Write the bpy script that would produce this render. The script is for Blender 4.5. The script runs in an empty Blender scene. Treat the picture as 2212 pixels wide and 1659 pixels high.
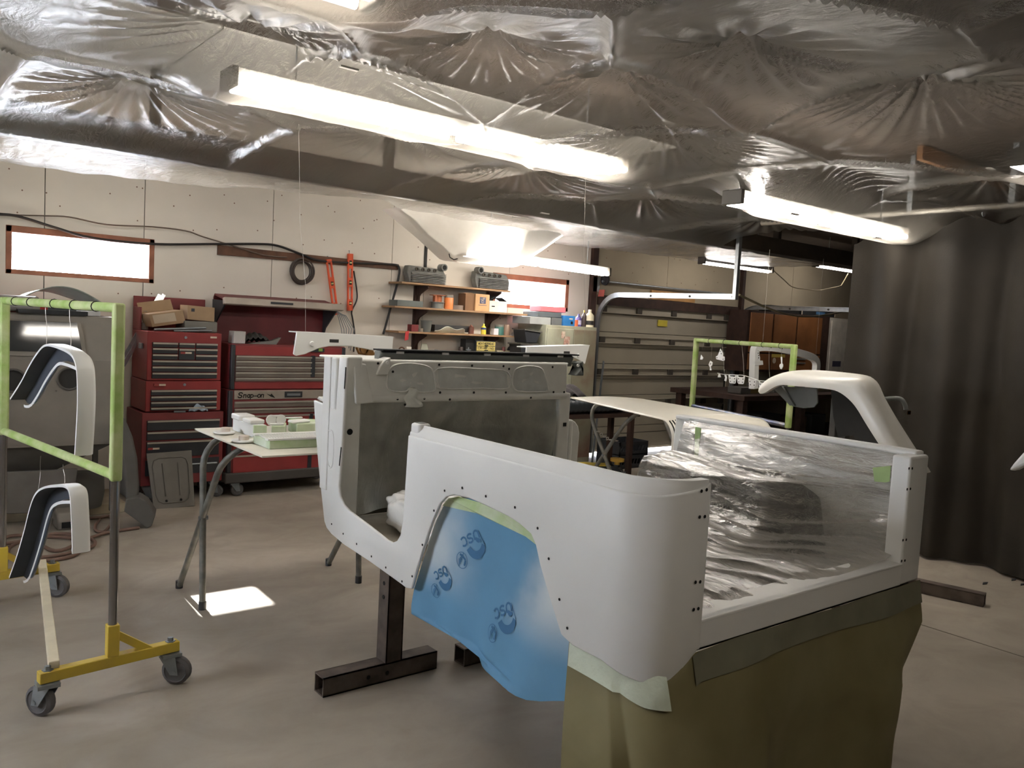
import bpy, math, random
import numpy as np
from mathutils import Vector
random.seed(7)
rng = np.random.default_rng(11)
SC = bpy.context.scene
COL = SC.collection

# ---------------------------------------------------------------- camera (pose solved from the room's own straight lines)
FPX, CAMH = 1790.0, 1.55
_y, _p, _r = [math.radians(a) for a in (38.62, 4.153, -3.078)]
_f = np.array([math.sin(_y)*math.cos(_p), math.cos(_y)*math.cos(_p), -math.sin(_p)])
_rt = np.array([math.cos(_y), -math.sin(_y), 0.0]); _d = np.cross(_f, _rt)
_c, _s = math.cos(_r), math.sin(_r)
CAX = np.array([_c*_rt+_s*_d, -_s*_rt+_c*_d, _f])
EYE = np.array([0, 0, CAMH])
cam = bpy.data.cameras.new('camera'); cam_o = bpy.data.objects.new('camera', cam); COL.objects.link(cam_o)
cam.sensor_width = 36.0; cam.lens = FPX/2212*36.0; cam.clip_start = 0.02; cam.clip_end = 200
from mathutils import Matrix
cam_o.matrix_world = Matrix(((CAX[0][0], -CAX[1][0], -CAX[2][0], 0), (CAX[0][1], -CAX[1][1], -CAX[2][1], 0),
                             (CAX[0][2], -CAX[1][2], -CAX[2][2], CAMH), (0, 0, 0, 1)))
SC.camera = cam_o
SC.view_settings.view_transform = 'Standard'; SC.view_settings.look = 'None'
SC.view_settings.exposure = 0.68; SC.view_settings.gamma = 1.0; SC.view_settings.use_curve_mapping = False
# ---------------------------------------------------------------- daylight
w = bpy.data.worlds.new('world'); SC.world = w; w.use_nodes = True
bg = w.node_tree.nodes['Background']; bg.inputs[0].default_value = (0.84, 0.90, 1.0, 1); bg.inputs[1].default_value = 26.0
sun = bpy.data.lights.new('sun', 'SUN'); sun.energy = 32.0; sun.angle = 0.012; sun.color = (1.0, 0.97, 0.92)
sun_o = bpy.data.objects.new('sun', sun); COL.objects.link(sun_o); sun_o.location = (1, 14, 8)
sun_o.rotation_euler = Vector((-0.074, -1.575, -1.0)).to_track_quat('-Z', 'Y').to_euler()
TUBE_POWER = 32.0     # emission of the fluorescent tubes

# ---------------------------------------------------------------- photo pixel -> point on a known plane
def _ray(x, y): return np.array([x-1106.0, y-829.5, FPX]) @ CAX
def pz(x, y, z=0.0):
    v = _ray(x, y); return Vector(EYE+v*((z-CAMH)/v[2]))
def py(x, y, Y):
    v = _ray(x, y); return Vector(EYE+v*(Y/v[1]))
def px(x, y, X):
    v = _ray(x, y); return Vector(EYE+v*(X/v[0]))
def pp(x, y, p, n):
    v = _ray(x, y); p = np.array(p, float); n = np.array(n, float)
    return Vector(EYE+v*(((p-EYE)@n)/(v@n)))
def V(*a): return Vector(a)

# ---------------------------------------------------------------- materials
def lin(c):
    return tuple((x/12.92 if x <= .04045 else ((x+.055)/1.055)**2.4) for x in [k/255 for k in c])
MATS = {}
def mat(name, col, rough=.6, metal=0.0, var=.12, scale=6.0, bump=0.0, bscale=60.0, col2=None, spec=.5, emit=0.0, coat=0.0, lo=.35, hi=.65, detail=5.0):
    if name in MATS: return MATS[name]
    m = bpy.data.materials.new(name); m.use_nodes = True; nt = m.node_tree; N = nt.nodes; L = nt.links
    b = N['Principled BSDF']; c = lin(col)
    b.inputs['Roughness'].default_value = rough; b.inputs['Metallic'].default_value = metal
    b.inputs['Specular IOR Level'].default_value = spec; b.inputs['Coat Weight'].default_value = coat
    tc = N.new('ShaderNodeTexCoord')
    ns = N.new('ShaderNodeTexNoise'); ns.inputs['Scale'].default_value = scale; ns.inputs['Detail'].default_value = detail
    L.new(tc.outputs['Object'], ns.inputs['Vector'])
    r = N.new('ShaderNodeValToRGB'); r.color_ramp.elements[0].position = lo; r.color_ramp.elements[1].position = hi
    c2 = lin(col2) if col2 else tuple(min(1, k*(1+var)) for k in c)
    c1 = c if col2 else tuple(k*(1-var) for k in c)
    r.color_ramp.elements[0].color = (*c1, 1); r.color_ramp.elements[1].color = (*c2, 1)
    L.new(ns.outputs['Fac'], r.inputs['Fac']); L.new(r.outputs['Color'], b.inputs['Base Color'])
    if bump:
        n2 = N.new('ShaderNodeTexNoise'); n2.inputs['Scale'].default_value = bscale; n2.inputs['Detail'].default_value = 4
        L.new(tc.outputs['Object'], n2.inputs['Vector'])
        bp = N.new('ShaderNodeBump'); bp.inputs['Strength'].default_value = bump; bp.inputs['Distance'].default_value = .01
        L.new(n2.outputs['Fac'], bp.inputs['Height']); L.new(bp.outputs['Normal'], b.inputs['Normal'])
    if emit:
        b.inputs['Emission Color'].default_value = (*c, 1); b.inputs['Emission Strength'].default_value = emit
    MATS[name] = m; return m
def film(name, opac=.5, tint=(235, 230, 222), trans=.5, rough=.25, bump=.5, bscale=(5, 5, 5), cloud=.3, cscale=4.0, dust=None, gloss=.5):
    """thin translucent plastic sheet: clear + milky + sheen, cloudiness by noise; dust = overspray that settled on faces looking up"""
    m = bpy.data.materials.new(name); m.use_nodes = True; nt = m.node_tree; N = nt.nodes; L = nt.links
    N.remove(N['Principled BSDF']); out = N['Material Output']
    tc = N.new('ShaderNodeTexCoord'); mp = N.new('ShaderNodeMapping'); mp.inputs['Scale'].default_value = bscale
    L.new(tc.outputs['Object'], mp.inputs['Vector'])
    n2 = N.new('ShaderNodeTexNoise'); n2.inputs['Scale'].default_value = 1.0; n2.inputs['Detail'].default_value = 6; n2.inputs['Roughness'].default_value = .6
    n2.inputs['Distortion'].default_value = .8
    L.new(mp.outputs['Vector'], n2.inputs['Vector'])
    bp = N.new('ShaderNodeBump'); bp.inputs['Strength'].default_value = bump; bp.inputs['Distance'].default_value = .03
    L.new(n2.outputs['Fac'], bp.inputs['Height'])
    col = (*lin(tint), 1)
    df = N.new('ShaderNodeBsdfDiffuse'); df.inputs[0].default_value = col
    tl = N.new('ShaderNodeBsdfTranslucent'); tl.inputs[0].default_value = col
    gl = N.new('ShaderNodeBsdfGlossy'); gl.inputs['Roughness'].default_value = rough
    tr = N.new('ShaderNodeBsdfTransparent')
    for k in (df, tl, gl): L.new(bp.outputs['Normal'], k.inputs['Normal'])
    mx = N.new('ShaderNodeMixShader'); mx.inputs[0].default_value = trans; L.new(df.outputs[0], mx.inputs[1]); L.new(tl.outputs[0], mx.inputs[2])
    n3 = N.new('ShaderNodeTexNoise'); n3.inputs['Scale'].default_value = cscale; n3.inputs['Detail'].default_value = 5
    L.new(tc.outputs['Object'], n3.inputs['Vector'])
    mr = N.new('ShaderNodeMapRange'); mr.inputs['From Min'].default_value = .3; mr.inputs['From Max'].default_value = .7
    mr.inputs['To Min'].default_value = max(0, opac-cloud); mr.inputs['To Max'].default_value = min(1, opac+cloud)
    L.new(n3.outputs['Fac'], mr.inputs['Value']); fac = mr.outputs[0]
    if dust:
        ge = N.new('ShaderNodeNewGeometry'); sp = N.new('ShaderNodeSeparateXYZ'); L.new(bp.outputs['Normal'], sp.inputs[0])
        ab = N.new('ShaderNodeMath'); ab.operation = 'ABSOLUTE'; L.new(sp.outputs['Z'], ab.inputs[0])
        m2 = N.new('ShaderNodeMapRange'); m2.inputs['From Min'].default_value = .25; m2.inputs['From Max'].default_value = .95
        m2.inputs['To Max'].default_value = dust; L.new(ab.outputs[0], m2.inputs['Value'])
        ad = N.new('ShaderNodeMath'); ad.operation = 'ADD'; ad.use_clamp = True
        L.new(fac, ad.inputs[0]); L.new(m2.outputs[0], ad.inputs[1]); fac = ad.outputs[0]
    m1 = N.new('ShaderNodeMixShader'); L.new(fac, m1.inputs[0]); L.new(tr.outputs[0], m1.inputs[1]); L.new(mx.outputs[0], m1.inputs[2])
    fr = N.new('ShaderNodeFresnel'); fr.inputs['IOR'].default_value = 1.5; L.new(bp.outputs['Normal'], fr.inputs['Normal'])
    mg = N.new('ShaderNodeMath'); mg.operation = 'MULTIPLY'; mg.inputs[1].default_value = gloss; L.new(fr.outputs[0], mg.inputs[0])
    m3 = N.new('ShaderNodeMixShader'); L.new(mg.outputs[0], m3.inputs[0]); L.new(m1.outputs[0], m3.inputs[1]); L.new(gl.outputs[0], m3.inputs[2])
    L.new(m3.outputs[0], out.inputs['Surface'])
    MATS[name] = m; return m

# ---------------------------------------------------------------- mesh builder
WL = {}
def tag(o, label=None, cat=None, group=None, kind=None):
    if label: o['label'] = label
    if cat: o['category'] = cat
    if group: o['group'] = group
    if kind: o['kind'] = kind
    return o
def thing(name, label, cat, loc, group=None):
    o = bpy.data.objects.new(name, None); COL.objects.link(o); o.location = loc; o.empty_display_size = .1
    WL[o.name] = Vector(loc); return tag(o, label, cat, group)
class MB:
    def __init__(s): s.v = []; s.f = []
    def add(s, vs, fs):
        k = len(s.v); s.v += [Vector(a) for a in vs]; s.f += [tuple(k+i for i in f) for f in fs]; return s
    def obox(s, o, u, v, w):
        o, u, v, w = Vector(o), Vector(u), Vector(v), Vector(w)
        return s.add([o, o+u, o+u+v, o+v, o+w, o+u+w, o+u+v+w, o+v+w], [(0, 3, 2, 1), (4, 5, 6, 7), (0, 1, 5, 4), (1, 2, 6, 5), (2, 3, 7, 6), (3, 0, 4, 7)])
    def box(s, a, b):
        a = [min(i, j) for i, j in zip(a, b)] if True else a; bb = [max(i, j) for i, j in zip(a, b)]
        return s.obox(a, (bb[0]-a[0], 0, 0), (0, bb[1]-a[1], 0), (0, 0, bb[2]-a[2]))
    def cbox(s, c, sz): return s.box([c[i]-sz[i]/2 for i in range(3)], [c[i]+sz[i]/2 for i in range(3)])
    def prism(s, pts, e):
        n = len(pts); e = Vector(e); p = [Vector(a) for a in pts]
        return s.add(p+[a+e for a in p], [tuple(range(n)), tuple(range(2*n-1, n-1, -1))]+[(i, i+n, (i+1) % n+n, (i+1) % n) for i in range(n)])
    def tube(s, pts, r, n=8, closed=False, r2=None):
        p = [Vector(a) for a in pts]; k = len(p); vs = []; prev = None
        for i in range(k):
            t = (p[(i+1) % k]-p[i-1]) if (closed or 0 < i < k-1) else (p[1]-p[0] if i == 0 else p[-1]-p[-2])
            t = t.normalized() if t.length > 1e-9 else Vector((0, 0, 1))
            if prev is None: a = t.cross(Vector((0, 0, 1)) if abs(t.z) < .9 else Vector((1, 0, 0))).normalized()
            else:
                a = prev-t*prev.dot(t)
                a = a.normalized() if a.length > 1e-6 else t.orthogonal().normalized()
            prev = a; b = t.cross(a); rr = r if r2 is None else r+(r2-r)*i/(k-1)
            vs += [p[i]+(a*math.cos(2*math.pi*j/n)+b*math.sin(2*math.pi*j/n))*rr for j in range(n)]
        fs = [(i*n+j, i*n+(j+1) % n, ((i+1) % k)*n+(j+1) % n, ((i+1) % k)*n+j) for i in range(k if closed else k-1) for j in range(n)]
        if not closed: fs += [tuple(range(n-1, -1, -1)), tuple((k-1)*n+j for j in range(n))]
        return s.add(vs, fs)
    def cyl(s, a, b, r, r2=None, n=16): return s.tube([a, b], r, n, False, r2)
    def rod(s, a, b, w, h, up=(0, 0, 1)):            # square bar from a to b
        a, b = Vector(a), Vector(b); t = (b-a).normalized(); sd = t.cross(Vector(up)).normalized(); u = sd.cross(t)
        return s.obox(a-sd*w/2-u*h/2, b-a, sd*w, u*h)
    def lathe(s, base, prof, n=16, axis=(0, 0, 1)):
        base = Vector(base); ax = Vector(axis).normalized(); u = ax.orthogonal().normalized(); v = ax.cross(u); vs = []
        for r, h in prof: vs += [base+ax*h+(u*math.cos(2*math.pi*j/n)+v*math.sin(2*math.pi*j/n))*max(r, 1e-4) for j in range(n)]
        k = len(prof); fs = [(i*n+j, i*n+(j+1) % n, (i+1)*n+(j+1) % n, (i+1)*n+j) for i in range(k-1) for j in range(n)]
        fs += [tuple(range(n-1, -1, -1)), tuple((k-1)*n+j for j in range(n))]
        return s.add(vs, fs)
    def grid(s, fn, nu, nv):
        vs = [fn(i/(nu-1), j/(nv-1)) for j in range(nv) for i in range(nu)]
        return s.add(vs, [(j*nu+i, j*nu+i+1, (j+1)*nu+i+1, (j+1)*nu+i) for j in range(nv-1) for i in range(nu-1)])
    def torus(s, c, R, r, axis=(0, 0, 1), n=24, m=8):
        c = Vector(c); ax = Vector(axis).normalized(); u = ax.orthogonal().normalized(); v = ax.cross(u)
        return s.tube([c+(u*math.cos(2*math.pi*i/n)+v*math.sin(2*math.pi*i/n))*R for i in range(n)], r, m, True)
    def build(s, name, m, parent=None, smooth=None, bevel=0, solid=0, sub=0, seg=2):
        me = bpy.data.meshes.new(name)
        if parent is not None: o0 = WL[parent.name]
        else:
            c = np.array([tuple(a) for a in s.v]); mn, mx = c.min(0), c.max(0); o0 = Vector(((mn[0]+mx[0])/2, (mn[1]+mx[1])/2, mn[2]))
        me.from_pydata([tuple(a-o0) for a in s.v], [], s.f); me.validate(); me.update()
        import bmesh
        bm = bmesh.new(); bm.from_mesh(me); bmesh.ops.recalc_face_normals(bm, faces=bm.faces); bm.to_mesh(me); bm.free()
        me.materials.append(m)
        o = bpy.data.objects.new(name, me); COL.objects.link(o)
        if parent is not None: o.parent = parent
        else: o.location = o0
        WL[o.name] = o0
        if smooth is not None:
            me.shade_smooth(); me.set_sharp_from_angle(angle=math.radians(smooth))
        if solid:
            md = o.modifiers.new('solid', 'SOLIDIFY'); md.thickness = solid; md.offset = 0
        if bevel:
            md = o.modifiers.new('bevel', 'BEVEL'); md.width = bevel; md.segments = seg; md.limit_method = 'ANGLE'; md.angle_limit = math.radians(40)
            if smooth is None:
                me.shade_smooth(); me.set_sharp_from_angle(angle=math.radians(35))
        if sub:
            md = o.modifiers.new('sub', 'SUBSURF'); md.levels = sub; md.render_levels = sub
        return o
def struct(o): o['kind'] = 'structure'; return o
def one(mb, name, m, label, cat, group=None, **k): return tag(mb.build(name, m, None, **k), label, cat, group)
def copy_tree(o, dloc=(0, 0, 0), rotz=None, label=None, parent=None):
    c = o.copy(); COL.objects.link(c); c.parent = parent
    if parent is None:
        c.location = o.location+Vector(dloc)
        if rotz is not None: c.rotation_euler.z = rotz
        if label: c['label'] = label
    WL[c.name] = WL[o.name]+Vector(dloc)
    for ch in [q for q in bpy.data.objects if q.parent == o]: copy_tree(ch, dloc, parent=c)
    return c
def catmull(pts, n=6, closed=False):
    P = [Vector(p) for p in pts]; out = []; k = len(P)
    for i in range(k if closed else k-1):
        if closed: a, b, c, d = P[i-1], P[i], P[(i+1) % k], P[(i+2) % k]
        else: a, b, c, d = P[max(i-1, 0)], P[i], P[i+1], P[min(i+2, k-1)]
        for j in range(n):
            t = j/n; out.append(.5*((2*b)+(c-a)*t+(2*a-5*b+4*c-d)*t*t+(3*b-a-3*c+d)*t**3))
    if not closed: out.append(P[-1])
    return out
def arc(c, u, v, r, a0, a1, n=8):
    c, u, v = Vector(c), Vector(u), Vector(v)
    return [c+(u*math.cos(a)+v*math.sin(a))*r for a in [math.radians(a0+(a1-a0)*i/n) for i in range(n+1)]]
def rect_cells(x0, x1, z0, z1, holes):
    xs = sorted({x0, x1, *[min(max(h[k], x0), x1) for h in holes for k in (0, 1)]}); zs = sorted({z0, z1, *[min(max(h[k], z0), z1) for h in holes for k in (2, 3)]})
    for a, b in zip(xs, xs[1:]):
        for c, d in zip(zs, zs[1:]):
            if b-a < 1e-4 or d-c < 1e-4: continue
            mx, mz = (a+b)/2, (c+d)/2
            if not any(h[0] < mx < h[1] and h[2] < mz < h[3] for h in holes): yield a, b, c, d
# stroke letters for flat print: polylines in a 0..1 x 0..1 box
GL = {'A': [[(0, 0), (.5, 1), (1, 0)], [(.2, .4), (.8, .4)]], 'B': [[(0, 0), (0, 1), (.7, 1), (.85, .8), (.7, .55), (0, .55)], [(.7, .55), (.95, .3), (.8, 0), (0, 0)]],
      'C': [[(1, .85), (.75, 1), (.25, 1), (0, .75), (0, .25), (.25, 0), (.75, 0), (1, .15)]], 'D': [[(0, 0), (0, 1), (.6, 1), (1, .7), (1, .3), (.6, 0), (0, 0)]],
      'E': [[(1, 1), (0, 1), (0, 0), (1, 0)], [(0, .5), (.8, .5)]], 'F': [[(1, 1), (0, 1), (0, 0)], [(0, .5), (.8, .5)]], 'G': [[(1, .85), (.7, 1), (.25, 1), (0, .7), (0, .3), (.25, 0), (.75, 0), (1, .2), (1, .45), (.6, .45)]],
      'H': [[(0, 0), (0, 1)], [(1, 0), (1, 1)], [(0, .5), (1, .5)]], 'I': [[(.5, 0), (.5, 1)]], 'L': [[(0, 1), (0, 0), (1, 0)]], 'M': [[(0, 0), (0, 1), (.5, .4), (1, 1), (1, 0)]],
      'N': [[(0, 0), (0, 1), (1, 0), (1, 1)]], 'O': [[(.3, 0), (0, .3), (0, .7), (.3, 1), (.7, 1), (1, .7), (1, .3), (.7, 0), (.3, 0)]], 'P': [[(0, 0), (0, 1), (.75, 1), (1, .8), (.75, .5), (0, .5)]],
      'Q': [[(.3, 0), (0, .3), (0, .7), (.3, 1), (.7, 1), (1, .7), (1, .3), (.7, 0), (.3, 0)], [(.6, .3), (1, 0)]], 'R': [[(0, 0), (0, 1), (.75, 1), (1, .8), (.75, .5), (0, .5)], [(.5, .5), (1, 0)]],
      'S': [[(1, .85), (.75, 1), (.25, 1), (0, .8), (.2, .55), (.8, .45), (1, .2), (.75, 0), (.25, 0), (0, .15)]], 'T': [[(.5, 0), (.5, 1)], [(0, 1), (1, 1)]], 'U': [[(0, 1), (0, .3), (.25, 0), (.75, 0), (1, .3), (1, 1)]],
      'V': [[(0, 1), (.5, 0), (1, 1)]], 'W': [[(0, 1), (.25, 0), (.5, .6), (.75, 0), (1, 1)]], 'n': [[(0, 0), (0, .6)], [(0, .45), (.4, .62), (.85, .55), (.85, 0)]],
      'a': [[(.9, .6), (.9, 0)], [(.9, .5), (.5, .62), (.1, .45), (.1, .15), (.5, 0), (.9, .15)]], 'p': [[(0, -.35), (0, .6)], [(0, .5), (.4, .62), (.9, .45), (.9, .15), (.4, 0), (0, .1)]],
      'o': [[(.3, 0), (0, .2), (0, .45), (.3, .62), (.7, .62), (1, .45), (1, .2), (.7, 0), (.3, 0)]], '-': [[(0, .3), (1, .3)]]}
def letters(text, o, u, v, wid, hei, t, nrm, gap=.35, slant=0.0, surf=None):
    """flat printed strokes as thin ribbons: o origin, u right, v up, wid/hei of one letter"""
    mb = MB(); o, u, v, nrm = Vector(o), Vector(u).normalized(), Vector(v).normalized(), Vector(nrm).normalized(); x = 0
    def pt(a, b): return (surf(a, b) if surf else o+u*a+v*b+nrm*.0015)
    for ch in text:
        for pl in GL.get(ch, []):
            q = [(x+(a+slant*b)*wid, b*hei) for a, b in pl]
            for (a, b), (c, d) in zip(q, q[1:]):
                dx, dy = c-a, d-b; l = math.hypot(dx, dy) or 1; ex, ey = dx/l*t/2, dy/l*t/2; ox, oy = -dy/l*t/2, dx/l*t/2
                mb.add([pt(a-ex-ox, b-ey-oy), pt(c+ex-ox, d+ey-oy), pt(c+ex+ox, d+ey+oy), pt(a-ex+ox, b-ey+oy)], [(0, 1, 2, 3)])
        x += wid*(1+gap)
    return mb
# ================================================================ THE SETTING
W = 7.2; CEIL = 2.96; XR = 14.0; XL = -2.2; YF = -3.5
M_wall = mat('painted_panel', (214, 206, 194), .75, var=.05, scale=1.3, bump=.05, bscale=30)
M_wall2 = mat('bare_panel', (172, 160, 138), .85, var=.08, scale=1.6)
M_dark = mat('dark_gap', (38, 34, 30), .9)
M_conc = mat('concrete', (160, 151, 138), .5, var=.16, scale=1.1, bump=.05, bscale=14, detail=9, spec=.35)
def _stains(m):      # rubbed and stained patches with their own shapes
    nt = m.node_tree; N = nt.nodes; L = nt.links; b = N['Principled BSDF']; r0 = b.inputs['Base Color'].links[0].from_socket
    tc = N.new('ShaderNodeTexCoord'); mp = N.new('ShaderNodeMapping'); mp.inputs['Scale'].default_value = (1.2, 1.55, 1); mp.inputs['Rotation'].default_value = (0, 0, .5); L.new(tc.outputs['Object'], mp.inputs[0])
    n = N.new('ShaderNodeTexNoise'); n.inputs['Scale'].default_value = 2.2; n.inputs['Detail'].default_value = 7; n.inputs['Roughness'].default_value = .62; n.inputs['Distortion'].default_value = .6; L.new(mp.outputs[0], n.inputs['Vector'])
    r = N.new('ShaderNodeMapRange'); r.inputs['From Min'].default_value = .40; r.inputs['From Max'].default_value = .72; r.inputs['To Max'].default_value = .38; L.new(n.outputs['Fac'], r.inputs['Value'])
    x = N.new('ShaderNodeMix'); x.data_type = 'RGBA'; L.new(r.outputs[0], x.inputs[0]); L.new(r0, x.inputs[6]); x.inputs[7].default_value = (*lin((118, 106, 94)), 1); L.new(x.outputs[2], b.inputs['Base Color'])
    q = N.new('ShaderNodeMapRange'); q.inputs['To Min'].default_value = .36; q.inputs['To Max'].default_value = .7; L.new(n.outputs['Fac'], q.inputs['Value']); L.new(q.outputs[0], b.inputs['Roughness'])
_stains(M_conc)
M_ceilw = mat('white_ceiling', (214, 210, 202), .8, var=.05)
M_brown = mat('brown_wood', (92, 62, 44), .7, var=.3, scale=9)
M_dkbrown = mat('dark_brown_wood', (58, 38, 29), .75, var=.3, scale=9)
M_red_frame = mat('reddish_frame', (150, 96, 72), .6, var=.2, scale=7)
M_glass = film('window_glass', .02, (240, 245, 250), .5, .05, 0.0, cloud=.02, gloss=.6)

fl = MB()
XS = [XL, 4.655, 4.667, XR+.2]
fl.box((XL-.3, YF-.3, -.2), (4.655, W+.3, 0)); fl.box((4.667, YF-.3, -.2), (XR+.3, W+.3, 0)); _fo = struct(fl.build('floor', M_conc)); MB().box((4.6555, YF-.2, -.1), (4.6665, W+.2, -.002)).build('expansion_joint', M_dark, _fo)
# back wall with openings
_a, _b, _c2, _d2 = py(12, 487, W), py(333, 516, W), py(330, 612, W), py(8, 590, W)
WIN1 = (_a.x, _b.x, (_c2.z+_d2.z)/2, (_a.z+_b.z)/2)
_a, _b = py(1228, 605, W), py(1222, 673, W)
WIN2 = (5.40, _a.x, _b.z, _a.z)
DX0, DX1, DZ = py(1287, 700, W).x, py(1574, 720, W).x, 1.83
holes = [WIN1, WIN2, (DX0, DX1, -1, DZ)]
mb = MB()
for a, b, c, d in rect_cells(XL-.2, XR+.2, 0, CEIL, holes): mb.box((a, W, c), (b, W+.14, d))
wall = struct(mb.build('wall_back', M_dark))
sx = [XL, -.08, 1.139, 1.85, 2.928, 4.15, 4.531, 5.62, 6.83]
def panel(x0, x1, z0, z1, m, name='panel'):
    q = MB()
    for a, b, c, d in rect_cells(x0+.003, x1-.003, z0, z1, holes): q.box((a, W-.014, c), (b, W-.001, d))
    if q.v: q.build(name, m, wall)
for a, b in zip(sx, sx[1:]): panel(a, b, .01, CEIL-.005, M_wall)
for a, b in ((6.93, 8.2), (8.2, 9.72), (9.8, 11.0), (11.0, 12.2), (12.2, XR)):
    panel(a, b, .01, CEIL-.005, M_wall2)
nl = MB()
for x in np.arange(.95, 9.5, .31):
    for z in (2.55, 2.42, 2.2, 1.66):
        q = (x+random.uniform(-.13, .13), z+random.uniform(-.09, .09))
        if any(h[0]-.05 < q[0] < h[1]+.05 and h[2]-.05 < q[1] < h[3]+.05 for h in holes): continue
        nl.cyl((q[0], W-.0165, q[1]), (q[0], W-.013, q[1]), .006, n=6)
o = nl.build('nail_heads', mat('rusty_nail', (120, 92, 74), .7), wall); o['kind'] = 'stuff'
mb = MB().box((6.835, W-.05, 0), (6.925, W+.0, CEIL)); struct(mb.build('trim_1', M_dkbrown))
mb = MB().box((9.73, W-.06, 0), (9.79, W, CEIL)); struct(mb.build('trim_2', M_dkbrown))
mb = MB().box((4.518, W-.03, 2.02), (4.545, W-.014, 2.46)); struct(mb.build('trim_3', mat('black_batten', (30, 27, 25), .7)))
# other walls, ceiling
WL3 = (3.0, 4.6, 1.4, 2.1)
mb = MB()
for a, b, c, d in rect_cells(YF, W, 0, CEIL, [WL3]): mb.box((XL-.2, a, c), (XL, b, d))
struct(mb.build('wall_left', M_wall))
struct(MB().box((XR, YF, 0), (XR+.2, W, CEIL)).build('wall_right', M_wall2))
struct(MB().box((XL, YF-.2, 0), (XR, YF, CEIL)).build('wall_front', M_wall2))
ce = struct(MB().box((XL-.2, YF-.2, CEIL), (XR+.2, W+.2, CEIL+.15)).build('ceiling', mat('rafter_brown', (62, 51, 42), .85, var=.2)))
for x in np.arange(XL, 4.8, 1.22):  # white stops at the back; brown in front stands in for dimmer light
    for (a, b) in ((4.3, 5.8), (5.804, W-.02)):
        MB().box((x+.004, a, CEIL-.014), (min(x+1.216, 4.9), b, CEIL-.001)).build('ceiling_panel', M_ceilw, ce)
# beam
bm_ = thing('ceiling_beam', 'long dark wooden beam under the ceiling behind the plastic sheet', 'beam', (4, 5.34, CEIL))
MB().box((XL, 5.25, 2.44), (XR, 5.44, 2.605)).build('beam_timber', mat('beam_wood', (62, 52, 40), .8, var=.25, scale=3), bm_, bevel=.006)
for x in np.arange(XL+.4, XR, 1.6): MB().box((x, 5.31, 2.605), (x+.05, 5.38, CEIL)).build('hanger_block', MATS['beam_wood'], bm_)
# windows
def window(name, r, inner=.05):
    x0, x1, z0, z1 = r
    t = struct(MB().box((x0, W+.10, z0), (x1, W+.14, z0+.02)).build(name, M_red_frame))
    for a, b in (((x0, W-.018, z1-inner), (x1, W+.12, z1)), ((x0, W-.018, z0), (x1, W+.12, z0+inner*.7))):
        MB().box(a, b).build('window_rail', M_red_frame, t, bevel=.004)
    for a, b in (((x0, W-.018, z0), (x0+inner*.8, W+.12, z1)), ((x1-inner*.8, W-.018, z0), (x1, W+.12, z1))):
        MB().box(a, b).build('window_stile', M_red_frame, t, bevel=.004)
    MB().box((x0+.02, W+.085, z0+.02), (x1-.02, W+.089, z1-.02)).build('pane', M_glass, t)
window('window_1', WIN1); window('window_2', WIN2, .06)
w3 = struct(MB().box((XL-.14, WL3[0], WL3[2]), (XL+.02, WL3[1], WL3[2]+.05)).build('window_3', M_red_frame))
MB().box((XL-.14, WL3[0], WL3[3]-.05), (XL+.02, WL3[1], WL3[3])).build('window_rail', M_red_frame, w3)
for y in (WL3[0], (WL3[0]+WL3[1])/2-.025, WL3[1]-.05): MB().box((XL-.14, y, WL3[2]), (XL+.02, y+.05, WL3[3])).build('window_stile', M_red_frame, w3)
MB().box((XL-.10, WL3[0]+.02, WL3[2]+.02), (XL-.096, WL3[1]-.02, WL3[3]-.02)).build('pane', M_glass, w3)
# garage door: sections with grooves, struts, hinges
M_door = mat('door_steel', (166, 158, 141), .55, var=.06, scale=2)
M_doord = mat('door_shadow_line', (70, 64, 56), .8)
M_galv = mat('galvanised', (168, 172, 174), .35, .75, var=.12, scale=12)
gd = struct(MB().box((DX0-.02, W+.06, .03), (DX1+.02, W+.065, DZ+.05)).build('door_1', M_doord))
zs = [.05, .25, .64, 1.03, 1.42, 1.83]
for k, (a, b) in enumerate(zip(zs, zs[1:])):
    h = b-a
    for c, d, y in ((a+.004, a+.09 if h > .3 else b-.004, .02), (a+.096, b-.096, .028), (b-.09, b-.004, .02)):
        if h < .3 and c != a+.004: continue
        MB().box((DX0, W+y, c), (DX1, W+.06, d)).build('door_section', M_door, gd, bevel=.004)
for z in (.64, 1.03, 1.42, 1.79):
    s_ = MB(); s_.box((DX0, W-.03, z-.045), (DX1, W+.02, z-.035)); s_.box((DX0, W-.03, z+.035), (DX1, W+.02, z+.045)); s_.box((DX0, W-.004, z-.04), (DX1, W+.02, z+.04))
    st = s_.build('strut', M_door, gd)
    for x in (DX0+.1, DX0+.72, DX0+1.38, DX0+2.1, DX1-.1): MB().box((x-.045, W-.034, z-.035), (x+.045, W-.006, z+.035)).build('hinge', M_doord, st, bevel=.004)
MB().box((DX0+1.12, W+.012, 1.62), (DX0+1.30, W+.02, 1.70)).build('warning_sticker', mat('yellow_sticker', (206, 190, 70), .5), gd)
# header boards above the door
struct(MB().box((DX0-.02, W-.05, DZ+.005), (DX1+.12, W-.015, DZ+.12)).build('trim_4', M_dkbrown))
struct(MB().box((DX0+.9, W-.045, DZ+.125), (DX0+1.75, W-.015, DZ+.24)).build('trim_5', mat('ply_patch', (176, 132, 80), .7, var=.15)))
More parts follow.
